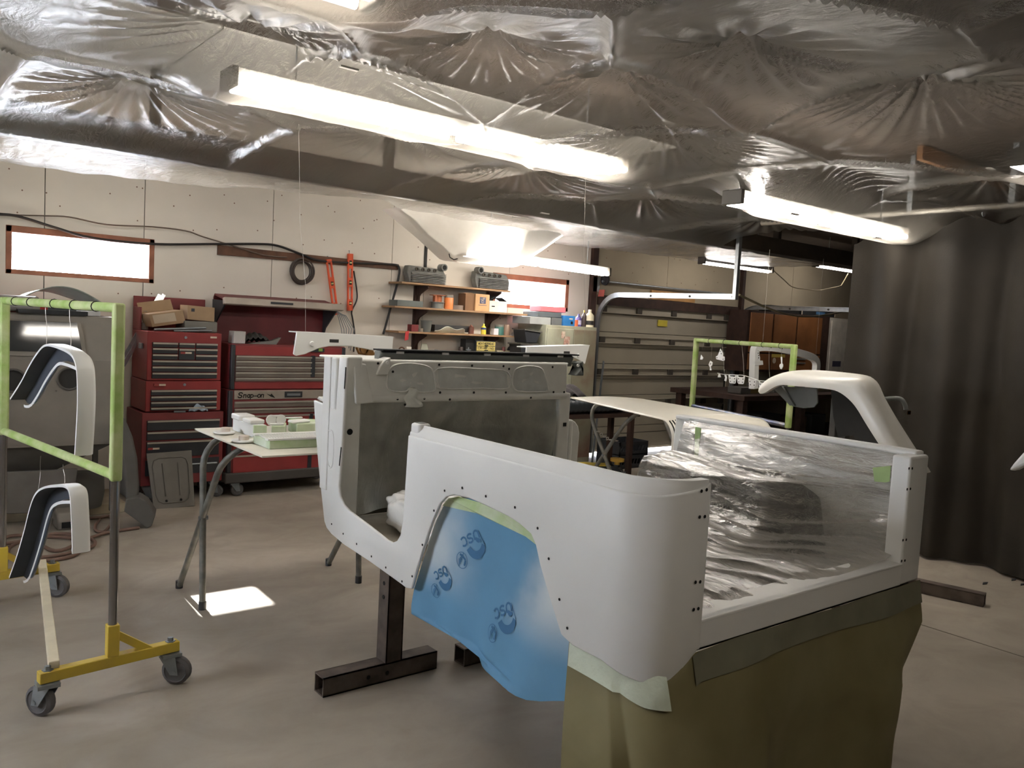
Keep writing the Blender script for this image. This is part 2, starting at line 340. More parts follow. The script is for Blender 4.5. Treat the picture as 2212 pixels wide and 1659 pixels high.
# door tracks
TZ = 1.95
def track(x, yend, label, bx):
    t = thing('door_track', label, 'track', (x, W-.12, 0), 'overhead door tracks')
    path = [(x, W-.07, .05), (x, W-.07, TZ-.33)]+[tuple(p) for p in arc((x, W-.40, TZ-.33), (0, 1, 0), (0, 0, 1), .33, 8, 90, 8)]+[(x, yend, TZ-.01)]
    path = [Vector(p) for p in path]
    m = MB()
    for off, hh in ((-.028, .004), (.028, .004)):
        pass
    n = len(path)
    sec = [(-.006, -.028), (-.006, .028), (.022, .028), (.022, .020), (.0, .020), (.0, -.020), (.022, -.020), (.022, -.028)]
    vs = []
    for i, p in enumerate(path):
        tg = (path[min(i+1, n-1)]-path[max(i-1, 0)]).normalized(); nr = Vector((1, 0, 0)).cross(tg)
        vs += [p+Vector((a*bx, 0, 0))+nr*b for a, b in sec]
    ks = len(sec)
    m.add(vs, [(i*ks+j, i*ks+(j+1) % ks, (i+1)*ks+(j+1) % ks, (i+1)*ks+j) for i in range(n-1) for j in range(ks)])
    m.build('rail', M_galv, t, smooth=40)
    for k in range(3):
        y = W-.9-k*.55
        if y > yend: MB().cyl((x-.012, y, TZ-.01), (x+.03, y, TZ-.01), .012, n=8).build('bolt', M_doord, t)
    return t
Y1 = px(1588, 643, DX0-.05).y
t1 = track(DX0-.05, Y1, 'curved galvanised door track with angle hanger beside the window', 1)
m = MB(); m.box((DX0-.07, Y1-.02, TZ-.04), (DX0-.03, Y1-.016, CEIL)); m.box((DX0-.074, Y1-.02, TZ-.04), (DX0-.07, Y1+.02, CEIL)); m.build('angle_hanger', M_galv, t1)
track(DX1+.06, 4.9, 'dim door track in front of the brown wall cabinets', -1)
# torsion pulley and bracket
t = thing('cable_pulley', 'small cable pulley on a steel bracket at the door corner', 'pulley', (DX0-.05, W-.06, 2.05))
MB().box((DX0-.13, W-.05, 1.98), (DX0-.02, W-.02, 2.16)).build('bracket', M_galv, t, bevel=.004)
MB().lathe((DX0+.0, W-.10, 2.13), [(.02, 0), (.065, 0), (.06, .012), (.065, .024), (.02, .024)], 20, (1, 0, 0)).build('wheel', mat('pulley_dark', (52, 52, 54), .5, .5), t, smooth=40)
one(MB().cyl((DX0-.02, W-.09, 2.11), (DX1+.05, W-.09, 2.11), .013), 'torsion_shaft', M_galv, 'thin steel shaft running above the overhead door', 'shaft', smooth=40)
_q = px(1298, 635, DX0-.04); MB().prism([_q+V(0, -.05, -.03), _q+V(0, .05, -.03), _q+V(0, .03, .05), _q+V(0, -.06, .05)], (.004, 0, 0)).build('red_tag', mat('faded_red_tag', (176, 92, 84), .8), t1)
# ================================================================ PLASTIC, LIGHTS, CURTAIN
M_tube = mat('tube_glow', (255, 248, 238), .3, var=0, emit=TUBE_POWER)
M_tubed = mat('tube_glow_dim', (255, 248, 238), .3, var=0, emit=TUBE_POWER*.4)
M_tubeb = mat('tube_glow_far', (255, 248, 238), .3, var=0, emit=TUBE_POWER*.28)
M_tubew = mat('tube_glow_cool', (255, 246, 238), .3, var=0, emit=TUBE_POWER*.7)
M_housing = mat('lamp_housing', (188, 186, 180), .45, .1, var=.05)
M_endcap = mat('lamp_end', (88, 82, 74), .6)
def fixture(label, x0, x1, y, z, ntube=2, segs=2, power=M_tube, hw=.07, dz=0.0, group='fluorescent shop lights'):
    t = thing('shop_light', label, 'light', ((x0+x1)/2, y, z), group)
    def zz(x): return z+dz*(x-x0)/(x1-x0)
    h = MB(); h.obox((x0, y-hw*.42, z+.03), (x1-x0, 0, dz), (0, hw*.84, 0), (0, 0, .06)); h.build('channel', M_housing, t, bevel=.004)
    for x in (x0, x1): MB().cbox((x, y, zz(x)+.04), (.03, hw*1.7, .085)).build('end_cap', M_endcap, t, bevel=.005)
    L = (x1-x0)/segs
    for k in range(segs):
        a, b = x0+k*L+.03, x0+(k+1)*L-.03
        for j in range(ntube):
            yy = y+(j-(ntube-1)/2)*hw*1.3
            MB().cyl((a, yy, zz(a)+.015), (b, yy, zz(b)+.015), .019, n=10).build('tube', power, t, smooth=50)
    for x in (x0+.3, x1-.3): MB().cyl((x, y, zz(x)+.09), (x, y, CEIL), .004, n=5).build('hanger_chain', M_galv, t)
    return t
_l = [pz(500, 182, 2.5), pz(1333, 374, 2.5)]
F1 = (_l[0].x, _l[1].x, (_l[0].y+_l[1].y)/2, 2.49)
fixture('long twin tube light glowing behind the plastic above the tool chests', *F1, hw=.09)
_l = [pz(1592, 436, 2.34), pz(1962, 521, 2.34)]
F2 = (_l[0].x, min(_l[1].x, 6.12), (_l[0].y+_l[1].y)/2, 2.33)
fixture('long tube light hanging half out of the plastic by the dark curtain', *F2, hw=.085)
_l = pz(803, 8, 2.5)
F3 = (_l.x-2.4, _l.x, _l.y, 2.49)
fixture('tube light behind the plastic in the row nearest the middle of the room', *F3, ntube=2, power=M_tubed)
fixture('tube light in the ceiling row above the open floor before the tub', .2, 2.6, -.15, 2.52, power=M_tubed)
_l = [pz(2200, 350, 2.5)]
F5 = (_l[0].x+.02, _l[0].x+1.4, _l[0].y, 2.49)
fixture('tube light behind the plastic right beside the curtain rail', *F5, segs=1, power=M_tubed)
_l = [py(1000, 552, 6.25), py(1312, 596, 6.25)]
F4 = (_l[0].x, _l[1].x, 6.25, _l[0].z)
fixture('bare tube light hanging by the shelves, half bagged in plastic', F4[0], F4[1], 6.25, F4[3], ntube=2, segs=2, dz=_l[1].z-_l[0].z, hw=.05)
fixture('tube light fixed high behind the wooden beam above the red chests', .2, 2.6, 6.1, 2.62, ntube=1, power=M_tubeb)
fixture('tube light fixed high behind the wooden beam above the shelves', 3.1, 5.5, 6.1, 2.62, ntube=1, power=M_tubeb)
_l = [py(1516, 566, 6.3), py(1663, 583, 6.3)]
fixture('bare tube light hanging over the overhead door track', _l[0].x, _l[1].x, 6.3, _l[0].z-.02, ntube=1, segs=2, power=M_tubew, hw=.06)
_l = py(1826, 583, 6.3)
fixture('bare tube light over the brown cabinets, mostly hidden by the curtain', _l.x-.75, _l.x+.5, 6.3, _l.z-.02, ntube=1, segs=1, power=M_tubew, hw=.06)

# --- plastic sheet over the ceiling: pulled up at staples, sagging between
pins = [tuple(pz(*q, 2.68)[:2]) for q in ((2000, 148), (1445, 260), (1725, 333), (540, 28), (1600, 70), (1180, 400), (1905, 395), (1330, 130), (1060, 60), (755, 105), (2140, 365))]
for gx in np.arange(-1.6, 6.8, 1.15):
    for gy in np.arange(-3.0, 2.4, 1.2):
        q = (gx+rng.uniform(-.25, .25), gy+rng.uniform(-.25, .25))
        if all((q[0]-a)**2+(q[1]-b)**2 > .75 for a, b in pins): pins.append(q)
for gx in np.arange(-1.5, 6.8, 1.3):
    q = (gx+rng.uniform(-.2, .2), 4.45+rng.uniform(-.15, .2))
    if all((q[0]-a)**2+(q[1]-b)**2 > .5 for a, b in pins): pins.append(q)
PIN = np.array(pins); PH = rng.uniform(0, 6.28, len(PIN)); PN = rng.integers(9, 17, len(PIN))
def vnoise(x, y, s, seed):
    x, y = x*s+seed*17.3, y*s-seed*9.1
    return (np.sin(x*1.3+1.7*np.sin(y*.9+seed))+np.sin(y*1.7+1.3*np.sin(x*1.1-seed))+np.sin((x+y)*.8+seed*2))/3
def ceil_z(X, Y):
    d = np.sqrt((X[..., None]-PIN[:, 0])**2+(Y[..., None]-PIN[:, 1])**2)
    order = np.argsort(d, -1); i1 = order[..., 0]; d1 = np.take_along_axis(d, order[..., :1], -1)[..., 0]; d2 = np.take_along_axis(d, order[..., 1:2], -1)[..., 0]
    th = np.arctan2(Y-PIN[i1, 1], X-PIN[i1, 0])
    z = 2.695-.235*(1-np.exp(-(d1/.42)))
    fall = np.exp(-d1/.38)*np.clip(d1/.10, 0, 1)*np.clip((d2-d1)/.22, 0, 1)
    pl = 1-np.abs(np.sin(PN[i1]*.5*th+PH[i1]+.5*np.sin(3*th+PH[i1]*2)))**.6
    z -= .080*pl*fall*(.5+.5*np.sin(2*th+PH[i1]*3))
    z += .012*np.cos(PN[i1]*2.3*th+PH[i1]*2)*np.exp(-((d1-.28)/.25)**2)*np.clip((d2-d1)/.22, 0, 1)
    z += .014*vnoise(X, Y, 1.7, 1)+.004*vnoise(X*.4+Y*.3, Y, 9.0, 2)+.003*vnoise(X, Y*.35, 15.0, 6)
    edge = np.clip(1-(d2-d1)/.10, 0, 1); z -= .045*edge**2
    def press(z, x0, x1, y0, zz, w=.32):
        dx = np.maximum(np.maximum(x0-X, X-x1), 0); dy = np.abs(Y-y0); dd = np.sqrt((dx*1.2)**2+dy**2)
        lim = zz+np.maximum(dd-.075, 0)**1.25*.55/w*.5
        k = .035; return -k*np.log(np.exp(-z/k)+np.exp(-lim/k))
    z = press(z, F1[0]-.05, F1[1]+.05, F1[2], F1[3]-.035)
    z = press(z, F3[0]-.05, F3[1]+.05, F3[2], F3[3]-.035)
    z = press(z, F5[0]-.05, F5[1]+.05, F5[2], F5[3]-.035)
    z = press(z, F2[0]+.35, F2[1]+.05, F2[2], F2[3]-.03)
    z = press(z, XL, 9, 5.34, 2.425)
    return z
def sheet_mesh(name, x0, x1, y0f, y1f, nx, ny, m, parent, zf):
    xs = np.linspace(x0, x1, nx); t = np.linspace(0, 1, ny); X = np.repeat(xs[None, :], ny, 0); Y = y0f(X)+(y1f(X)-y0f(X))*t[:, None]
    Z = zf(X, Y); v = np.stack([X, Y, Z], -1).reshape(-1, 3)
    mb = MB(); mb.v = [Vector(a) for a in v.tolist()]; mb.f = [(j*nx+i, j*nx+i+1, (j+1)*nx+i+1, (j+1)*nx+i) for j in range(ny-1) for i in range(nx-1)]
    return mb.build(name, m, parent, smooth=180)
M_film = film('ceiling_film', .29, (160, 154, 146), .66, .28, .5, (16.0, 7.0, 10.0), .09, 1.6, gloss=.26)
M_flap = film('flap_film', .5, (196, 192, 186), .6, .25, .5, (16.0, 7.0, 10.0), .14, 2.0, gloss=.5)
ps = thing('ceiling_plastic', 'translucent plastic sheet stapled in sagging swags under the whole ceiling', 'plastic sheet', (2.3, 1.5, 2.4))
sheet_mesh('sheet', -1.5, 6.75, lambda X: 0*X-1.6, lambda X: 0*X+5.34, 470, 420, M_film, ps, ceil_z)
sheet_mesh('rear_sheet', -2.1, 6.75, lambda X: 0*X-3.3, lambda X: 0*X-1.6, 120, 40, M_film, ps, ceil_z)
# flap beyond the beam, ragged hanging edge
_e = [pz(*q, 2.47) for q in ((0, 340), (370, 380), (590, 402), (800, 432), (1000, 478), (1180, 515), (1500, 555), (1840, 585))]
ex = [-2.1]+[p.x for p in _e]+[13]; ey = [6.6]+[min(p.y, 6.85) for p in _e]+[5.9]
def flap_z(X, Y):
    t = np.clip((Y-5.34)/.9, 0, 1); return 2.425+.045*np.sin(t*3.1)*(1+.5*np.sin(X*2.1))-.0*t+.012*vnoise(X, Y, 5, 4)+.008*vnoise(X, Y*.3, 16, 5)
sheet_mesh('flap', -2.1, 10.6, lambda X: 0*X+5.34, lambda X: np.interp(X, ex, ey)+.03*np.sin(X*7), 240, 26, M_flap, ps, flap_z)
# staple strips
for k, (a, b) in enumerate(pins[:11]):
    z = float(ceil_z(np.array([a]), np.array([b]))[0])
    MB().cbox((a, b, z-.004), (.085, .022, .008)).build('staple_strip', mat('tape_white', (206, 202, 192), .6), ps)
# bag of plastic drooping round the light by the shelves
cx = (F4[0]+F4[1])/2-.12
M_bag = film('light_bag_film', .8, (246, 243, 236), .9, .3, .18, (4, 4, 4), .12, 3.0, gloss=.7)
def bag(u, v):
    a = (u-.5)*2; b = (v-.5)*2
    p0 = py(880, 478, 5.9); p1 = py(1262, 520, 5.9)
    x = p0.x+(p1.x-p0.x)*u
    r = max(0, 1-a*a)
    y = 6.22+b*(.15*r**.5+.10)
    low = F4[3]-.045-.02*math.sin(u*3.1)
    z = 2.46-(2.46-low)*min(1, (1-abs(a))/.62)**1.0*(1-abs(b)**4.0*.9)+.006*math.sin(u*31+b*4)*abs(b)
    return Vector((x, y, z))
one(MB().grid(bag, 60, 26), 'light_bag', M_bag, 'plastic bag drooping round the glowing light above the shelves', 'plastic sheet', smooth=180)
# --- curtain on a rail
CX = 6.2
def curt(u, v):
    y = 3.53-5.6*u; s_ = u*5.6
    f = 0.07*math.sin(s_*13+1.2*math.sin(s_*3.1))+.028*math.sin(s_*27+2)*(.4+.6*v)
    top = 2.42+.06*math.sin(s_*9)**2-.10*max(0, 1-s_/.5)
    return Vector((CX+f*(.55+.45*v)+.02*math.sin(v*5+s_*2), y+.02*math.sin(s_*11+v*3), top*(1-v)+.02*v))
M_curt = mat('curtain_canvas', (46, 41, 34), .75, var=.18, scale=2.5, bump=.15, bscale=90, spec=.3)
ct = thing('curtain', 'dark heavy curtain hanging in folds from a pipe rail', 'curtain', (CX, .7, 0))
MB().grid(curt, 330, 22).build('cloth', M_curt, ct, smooth=180)
for y in np.arange(3.3, -2.0, -.36):
    MB().torus((CX, y, 2.50), .025, .004, (0, 1, 0), 12, 5).build('curtain_hook', M_galv, ct)
rl = thing('curtain_rail', 'pale pipe rail on brackets above the dark curtain', 'rail', (CX, .7, 2.54))
MB().cyl((CX, 4.4, 2.54), (CX, -2.2, 2.54), .022, n=10).build('pipe', mat('rail_pale', (186, 180, 168), .45, .3), rl, smooth=40)
for y in (3.1, 2.4, 1.6, .6): MB().box((CX-.03, y-.02, 2.55), (CX+.03, y+.02, CEIL)).build('bracket', M_galv, rl, bevel=.004)
one(MB().box((5.9, 2.9, CEIL-.10), (7.4, 2.94, CEIL-.001)), 'rafter_board', mat('raw_brown_board', (140, 98, 62), .75, var=.2), 'bare brown board at the ceiling above the curtain rail', 'board')
# ================================================================ THE VEHICLE TUB ON ITS STANDS
XN, XF, YR = 1.63, 3.12, 1.40
TOP = 1.15; SILL = .762; BOT = .682
M_white = mat('white_primer', (222, 222, 219), .42, var=.02, scale=3, bump=.015, bscale=350, spec=.45)
M_whited = mat('white_overspray', (212, 212, 206), .75, var=.07, scale=7)
M_hole = mat('black_hole', (12, 12, 12), .9, var=0)
M_grey = mat('grey_undercoat', (112, 115, 112), .7, var=.12, scale=6)
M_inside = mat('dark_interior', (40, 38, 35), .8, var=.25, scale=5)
tub = thing('vehicle_tub', 'white primed open vehicle tub with cut-out doorway and wide tailgate opening', 'car body', ((XN+XF)/2, 2.4, .55))
def nside(q): return [px(a, b, XN) for a, b in q]
out = nside([(886, 914), (1100, 969)])
yz = [V(XN, p.y, min(p.z, 1.165)) for p in out]
zdoor = yz[0].z
poly = [V(XN, yz[0].y, TOP-.035), V(XN, 1.57, TOP-.035), V(XN, 1.57, .632)]
poly += nside([(1240, 1394), (1215, 1370), (1190, 1290), (1170, 1222), (1160, 1176), (1150, 1153), (1125, 1131), (1100, 1115), (1050, 1091), (1015, 1076), (985, 1069), (967, 1073), (953, 1088), (935, 1130), (905, 1222), (892, 1272), (880, 1270),
               (870, 1262), (800, 1212), (745, 1176), (718, 1153), (708, 1140), (703, 1126), (690, 1005), (684, 930), (680, 864)])
poly += nside([(728, 884), (736, 772), (752, 772), (747, 850), (740, 980), (734, 1050), (736, 1072), (744, 1090), (756, 1103), (800, 1136), (838, 1166), (850, 1172), (860, 1168), (867, 1156), (873, 1125)])
SIDE_DOOR_Y = yz[0].y
# upper rail of the near side: leans inward, rolled lip, follows round the rear corner
def corner(t, inset=0.0):          # t 0..1 round the rear corner
    a = math.radians(90*t); r = .17-inset
    return XN+.17-r*math.cos(a), YR+.17-r*math.sin(a)
def rail_at(s):
    if s <= 1: y = SIDE_DOOR_Y+(1.57-SIDE_DOOR_Y)*s; return (XN, y), (1, 0)
    t = min(s-1, 1.0); x, y = corner(t); x += max(0, s-2); a = math.radians(90*t); return (x, y), (math.cos(a), math.sin(a))
rv = []; ss = list(np.linspace(0, 1, 14))+list(np.linspace(1.06, 2, 14))+[2.028]; prof = [(0, -.040), (.002, -.025), (.020, -.006), (.024, .0), (.026, .006), (.034, .006), (.034, -.03), (.03, -.04)]
for s in ss:
    (x, y), n = rail_at(s); f = 1.0 if s < 1.3 else max(.15, 1-(s-1.3)/.7)
    rv += [V(x+n[0]*a*(f if a < .03 else 1), y+n[1]*a*(f if a < .03 else 1), TOP+b) for a, b in prof]
kp = len(prof); m = MB().add(rv, [(i*kp+j, i*kp+(j+1) % kp, (i+1)*kp+(j+1) % kp, (i+1)*kp+j) for i in range(len(ss)-1) for j in range(kp)]+[tuple(range(kp)), tuple((len(ss)-1)*kp+j for j in range(kp))])
m.build('top_rail', M_white, tub, smooth=40)
# rounded rear corner panel
cv = []; T = list(np.linspace(0, 1, 16))+[1.15, 1.3]
zb = lambda t: np.interp(t, [0, .25, .5, .7, .85, 1.0, 1.15, 1.3], [.632, .612, .598, .605, .635, .672, .682, .682])
def cxy(t):
    if t <= 1: return corner(t)
    return XN+.17+(t-1)/.3*.027, YR
m = MB(); m.add(poly, [tuple(range(len(poly)))])
for t in T[1:]:
    x, y = cxy(t); cv += [V(x, y, zb(t)), V(x, y, TOP-.035+(.035*max(0, (t-.5)/.8)))]
k0 = len(m.v); m.v += cv; lo_, hi_ = [2]+[k0+2*i for i in range(len(T)-1)], [1]+[k0+2*i+1 for i in range(len(T)-1)]
m.f += [(lo_[i], lo_[i+1], hi_[i+1], hi_[i]) for i in range(len(T)-1)]
o = m.build('side_panel', M_white, tub, smooth=25, solid=.014, bevel=.005)
XO = XN+.197
# door post with socket on the near side
pp0 = V(XN+.006, SIDE_DOOR_Y+.012, TOP-.05)
MB().box((XN+.004, SIDE_DOOR_Y-.055, TOP-.3), (XN+.06, SIDE_DOOR_Y+.004, TOP+.012)).build('door_post', M_white, tub, bevel=.01)
MB().box((XN+.016, SIDE_DOOR_Y-.043, TOP+.008), (XN+.048, SIDE_DOOR_Y-.008, TOP+.0135)).build('post_socket', M_grey, tub)
# rear sill and far pillar
pil = py(1958, 1110, YR).x
MB().box((XO, YR+.0005, BOT), (pil+.004, YR+.03, SILL)).build('rear_sill', M_white, tub, bevel=.003)
MB().box((XO, YR+.0, SILL-.012), (pil+.01, YR+.11, SILL)).build('sill_top', M_white, tub, bevel=.006)
pil = py(1958, 1110, YR).x
MB().prism([V(pil, YR, BOT), V(XF-.03, YR, BOT), V(XF-.008, YR+.008, BOT), V(XF, YR+.03, BOT), V(XF, YR+.07, BOT), V(pil, YR+.07, BOT)], (0, 0, TOP-BOT)).build('tail_pillar', M_white, tub, bevel=.008)
# far side
far = [V(XF, 2.60, TOP), V(XF, YR+.1, TOP), V(XF, YR+.1, BOT-.05), V(XF, 2.6, .55), V(XF, 3.40, .62), V(XF, 3.40, 1.04), V(XF, 3.34, 1.04), V(XF, 3.34, .74), V(XF, 3.28, .66), V(XF, 2.7, .66), V(XF, 2.62, .72)]
MB().prism(far, (-.03, 0, 0)).build('far_side_panel', M_whited, tub, bevel=.01)
MB().box((XF-.055, YR+.03, TOP-.01), (XF+.006, 2.58, TOP+.012)).build('far_top_rail', M_white, tub, bevel=.008)
q0 = px(1487, 1000, XF-.03); q1 = px(1490, 898, XF-.03)
qa, qb = px(1488, 950, XF-.05).y, px(1512, 950, XF).y
MB().box((XF-.05, qb, .68), (XF+.002, qa, q1.z)).build('far_door_post', M_white, tub, bevel=.006)
MB().box((XF-.055, qb-.006, q1.z-.13), (XF+.004, qa+.005, q1.z-.005)).build('post_cap', M_white, tub, bevel=.006)
# floor pan, firewall, dash
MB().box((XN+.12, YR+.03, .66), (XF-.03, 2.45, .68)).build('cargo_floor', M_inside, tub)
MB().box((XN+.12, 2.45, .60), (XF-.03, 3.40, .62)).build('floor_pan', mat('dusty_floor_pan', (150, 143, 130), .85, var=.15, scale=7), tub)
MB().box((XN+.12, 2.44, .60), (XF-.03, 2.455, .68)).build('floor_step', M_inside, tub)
MB().box((XN+.10, 3.405, .62), (XF-.03, 3.42, 1.2)).build('firewall', mat('grimy_firewall', (64, 61, 52), .85, col2=(92, 88, 70), scale=5), tub)
YD = 3.27
def dpt(a, b, y=YD): return py(a, b, y)
dz0 = (dpt(764, 868).z+dpt(1221, 864).z)/2; dz1 = (dpt(768, 776).z+dpt(1230, 792).z)/2+.01
dx0, dx1 = dpt(765, 820).x, dpt(1226, 820).x
MB().box((dx0, YD, dz0+.02), (dx1, YD+.05, dz1)).build('dashboard', M_whited, tub, bevel=.012, seg=3)
MB().tube([(dx0, YD+.012, dz0+.018), (dx1, YD+.012, dz0+.018)], .02, 12).build('dash_lip', M_whited, tub, smooth=40)
MB().prism([V(dx0-.01, YD-.05, dz0+.0), V(dx0+.10, YD-.005, dz0+.0), V(dx0+.055, YD-.005, dz1-.02), V(dx0-.01, YD-.006, dz1-.01)], (0, .02, 0)).build('dash_cheek', M_whited, tub, bevel=.006)
def cover(pxs, name):
    q = [dpt(a, b, YD-.003) for a, b in pxs]; c = sum(q, Vector())/len(q)
    rim = MB().tube(catmull(q, 3, True), .0045, 6, True).build(name+'_rim', M_whited, tub, smooth=60)
    n = len(q); qq = [c+(p-c)*.975 for p in q]
    g = MB(); rings = [qq, [c+(p-c)*.7+V(0, .004*math.sin(i*2.1)-.002, 0) for i, p in enumerate(q)], [c+(p-c)*.35+V(0, .006*math.cos(i*1.7), 0) for i, p in enumerate(q)]]
    vs = [p for r in rings for p in r]+[c]
    fs = [(k*n+i, k*n+(i+1) % n, (k+1)*n+(i+1) % n, (k+1)*n+i) for k in range(2) for i in range(n)]+[(2*n+i, 2*n+(i+1) % n, 3*n) for i in range(n)]
    g.add(vs, fs).build(name, mat('sprayed_masking_film', (194, 197, 193), .35, var=.08, scale=14, bump=.5, bscale=18), tub, smooth=180)
cover([(836, 820), (840, 800), (855, 788), (885, 785), (915, 789), (932, 797), (938, 815), (941, 840), (932, 846), (905, 847), (897, 838), (886, 837), (876, 846), (848, 845), (837, 838)], 'gauge_cover')
cover([(945, 796), (1040, 797), (1096, 803), (1099, 838), (1040, 839), (950, 839), (944, 825)], 'centre_cover')
cover([(1107, 830), (1108, 810), (1115, 797), (1135, 791), (1158, 792), (1172, 799), (1180, 820), (1184, 840), (1178, 846), (1118, 845)], 'glovebox_cover')
hb = MB()
for a, b in ((817, 785), (949, 788), (1020, 790), (1088, 791), (1100, 797), (1194, 793), (792, 848), (859, 862), (917, 861), (951, 848), (1024, 848), (1093, 848), (1196, 847), (1219, 847), (1147, 859), (972, 863), (849, 803), (875, 874)):
    q = dpt(a, b, YD-.0075); hb.lathe(q, [(.006, 0), (.006, .002)], 8, (0, 1, 0))
hb.build('dash_holes', M_hole, tub)['kind'] = 'stuff'
# steering column stub bagged in plastic
q = dpt(889, 838, YD-.01)
MB().grid(lambda u, v: q+V((u-.5)*(.045+.05*v)+.01*math.sin(9*v), -.025*math.sin(u*3.14)-.02*v, -.085*v), 12, 12).build('column_bag', mat('sprayed_masking_film'if 0 else 'column_film', (190, 192, 184), .5, bump=.4), tub, smooth=180)
# cowl top and windshield hinge strip
MB().box((dx0-.01, YD+.02, dz1-.012), (dx1+.02, YD+.34, dz1)).build('cowl_top', M_white, tub, bevel=.01)
st = [py(808, 776, YD+.10), py(1224, 786, YD+.10)]
zs_ = (st[0].z+st[1].z)/2
MB().prism([V(st[0].x, YD+.06, zs_-.015), V(st[0].x, YD+.045, zs_+.035), V(st[0].x, YD+.06, zs_+.045), V(st[0].x, YD+.10, zs_+.045), V(st[0].x, YD+.10, zs_-.015)], (st[1].x-st[0].x, 0, 0)).build('cowl_strip', M_grey, tub, bevel=.004)
MB().box((st[0].x+.01, YD+.035, zs_+.045), (st[1].x+.03, YD+.13, zs_+.052)).build('strip_cap', M_hole, tub)
for f in (.07, .28, .49, .70, .90): x = st[0].x+(st[1].x-st[0].x)*f; MB().box((x, YD+.042, zs_+.034), (x+.04, YD+.046, zs_+.046)).build('masking_tab', M_white, tub)
for x, s in ((st[0].x-.015, 1), (st[1].x, -1)):
    h = MB(); h.prism([V(x-.03, YD-.012, zs_-.06), V(x+.03, YD-.012, zs_-.06), V(x+.03+.01*s, YD-.012, zs_+.02), V(x+.012*s, YD-.012, zs_+.01), V(x-.015*s, YD-.012, zs_-.02)], (0, .07, 0)); hh = h.build('hinge_bracket', M_whited if s > 0 else M_grey, tub, bevel=.005)
    MB().cyl((x+.02*s, YD-.016, zs_-.005), (x+.02*s, YD-.010, zs_-.005), .008, n=10).build('bolt', M_white, hh)
# windshield pillars / door pillars
def pillar(x0, x1, y0, y1, z0, z1, n='door_pillar', m=M_whited): return MB().box((x0, y0, z0), (x1, y1, z1)).build(n, m, tub, bevel=.008)
pl = pillar(dx0-.06, dx0+.035, YD-.01, YD+.03, .62, dz1+.012)
MB().box((XN-.012, YD+.02, .78), (XN+.004, YD+.085, dz1+.008)).build('hinge_flange', M_white, tub, bevel=.004)
MB().box((XN-.006, YD-.02, .80), (dx0-.055, YD+.06, dz1+.01)).build('pillar_skin', M_white, tub, bevel=.012)
for (a0, b0, a1, b1) in ((747, 793, 744, 840), (737, 966, 733, 1006)):
    p0, p1 = px(a0, b0, XN-.007), px(a1, b1, XN-.007); MB().rod(p0, p1, .006, .002, up=(1, 0, 0)).build('slot', M_hole, tub)
q = py(756, 933, YD-.012); MB().lathe(q, [(.014, 0), (.014, .002)], 12, (0, 1, 0)).build('pillar_hole', M_hole, pl)
pr = pillar(dx1-.03, dx1+.05, YD+.02, YD+.06, .62, dz0+.03)
q = py(1220, 917, YD+.018); MB().cbox(q, (.022, .003, .02)).build('pillar_hole', M_hole, pr)
MB().box((dx1-.075, YD+.05, .62), (dx1-.032, YD+.09, dz0+.02)).build('door_seal', mat('seal_dark', (66, 72, 72), .6), tub)
fc = [py(*p, 3.40) for p in ((1222, 907), (1233, 906), (1243, 911), (1249, 920), (1252, 935), (1246, 1012), (1220, 1010))]
MB().prism(fc, (0, .025, 0)).build('far_cowl_side', M_whited, tub, bevel=.005)
# rounded cowl side scoop
sc = [px(*p, XN+.02) for p in ((731, 808), (722, 815), (714, 832), (710, 852), (709, 873), (727, 884))]
MB().prism(sc, (.11, 0, 0)).build('cowl_scoop', M_white, tub, bevel=.03, seg=4)
lip = [px(*p, XN-.001) for p in ((684, 862), (688, 856), (712, 872), (728, 883))]
MB().prism(lip, (.025, 0, 0)).build('front_lip', M_white, tub, bevel=.004)
# triangular vent recess
vr = [px(*p, XN-.004) for p in ((706, 936), (711, 930), (720, 933), (722, 960), (720, 1000), (716, 1009), (711, 1004), (706, 970))]
vb = MB().tube(catmull(vr, 3, True), .006, 6, True).build('vent_bead', M_white, tub, smooth=60)
MB().tube([px(*p, XN-.003) for p in ((710, 939), (708, 955), (712, 985), (717, 1001))], .0035, 5).build('vent_gap', M_hole, tub)
# screw holes in the near side and tail
sh = MB()
for a, b in ((960, 1060), (998, 1054), (1049, 1072), (1112, 1096), (1161, 1141), (1185, 1207), (1208, 1295), (1225, 1357), (937, 1103), (912, 1177), (890, 1245), (716, 1132), (741, 1153), (770, 1175), (802, 1202), (833, 1226), (868, 1256)):
    q = px(a, b, XN-.009); sh.lathe(q, [(.0045, 0), (.0045, .001)], 8, (1, 0, 0))
for a, b in ((1516, 1061), (1527, 1058), (1512, 1117), (1523, 1116), (1503, 1258), (1513, 1257), (1499, 1317), (1509, 1315), (1964, 1012), (1971, 1012), (1960, 1057), (1967, 1056), (1951, 1167), (1958, 1166), (1948, 1212), (1955, 1211)):
    q = py(a, b, YR-.009 if a < 1600 else YR-.0015); sh.lathe(q, [(.005, 0), (.005, .001)], 8, (0, 1, 0))
sh.build('screw_holes', M_hole, tub)['kind'] = 'stuff'
# wheelhouse inside (far)
MB().prism([V(2.82, 1.75, .68), V(2.82, 1.8, .92), V(2.82, 1.95, .985), V(2.82, 2.45, .985), V(2.82, 2.58, .92), V(2.82, 2.62, .68)], (.27, 0, 0)).build('wheelhouse', M_inside, tub, bevel=.03)
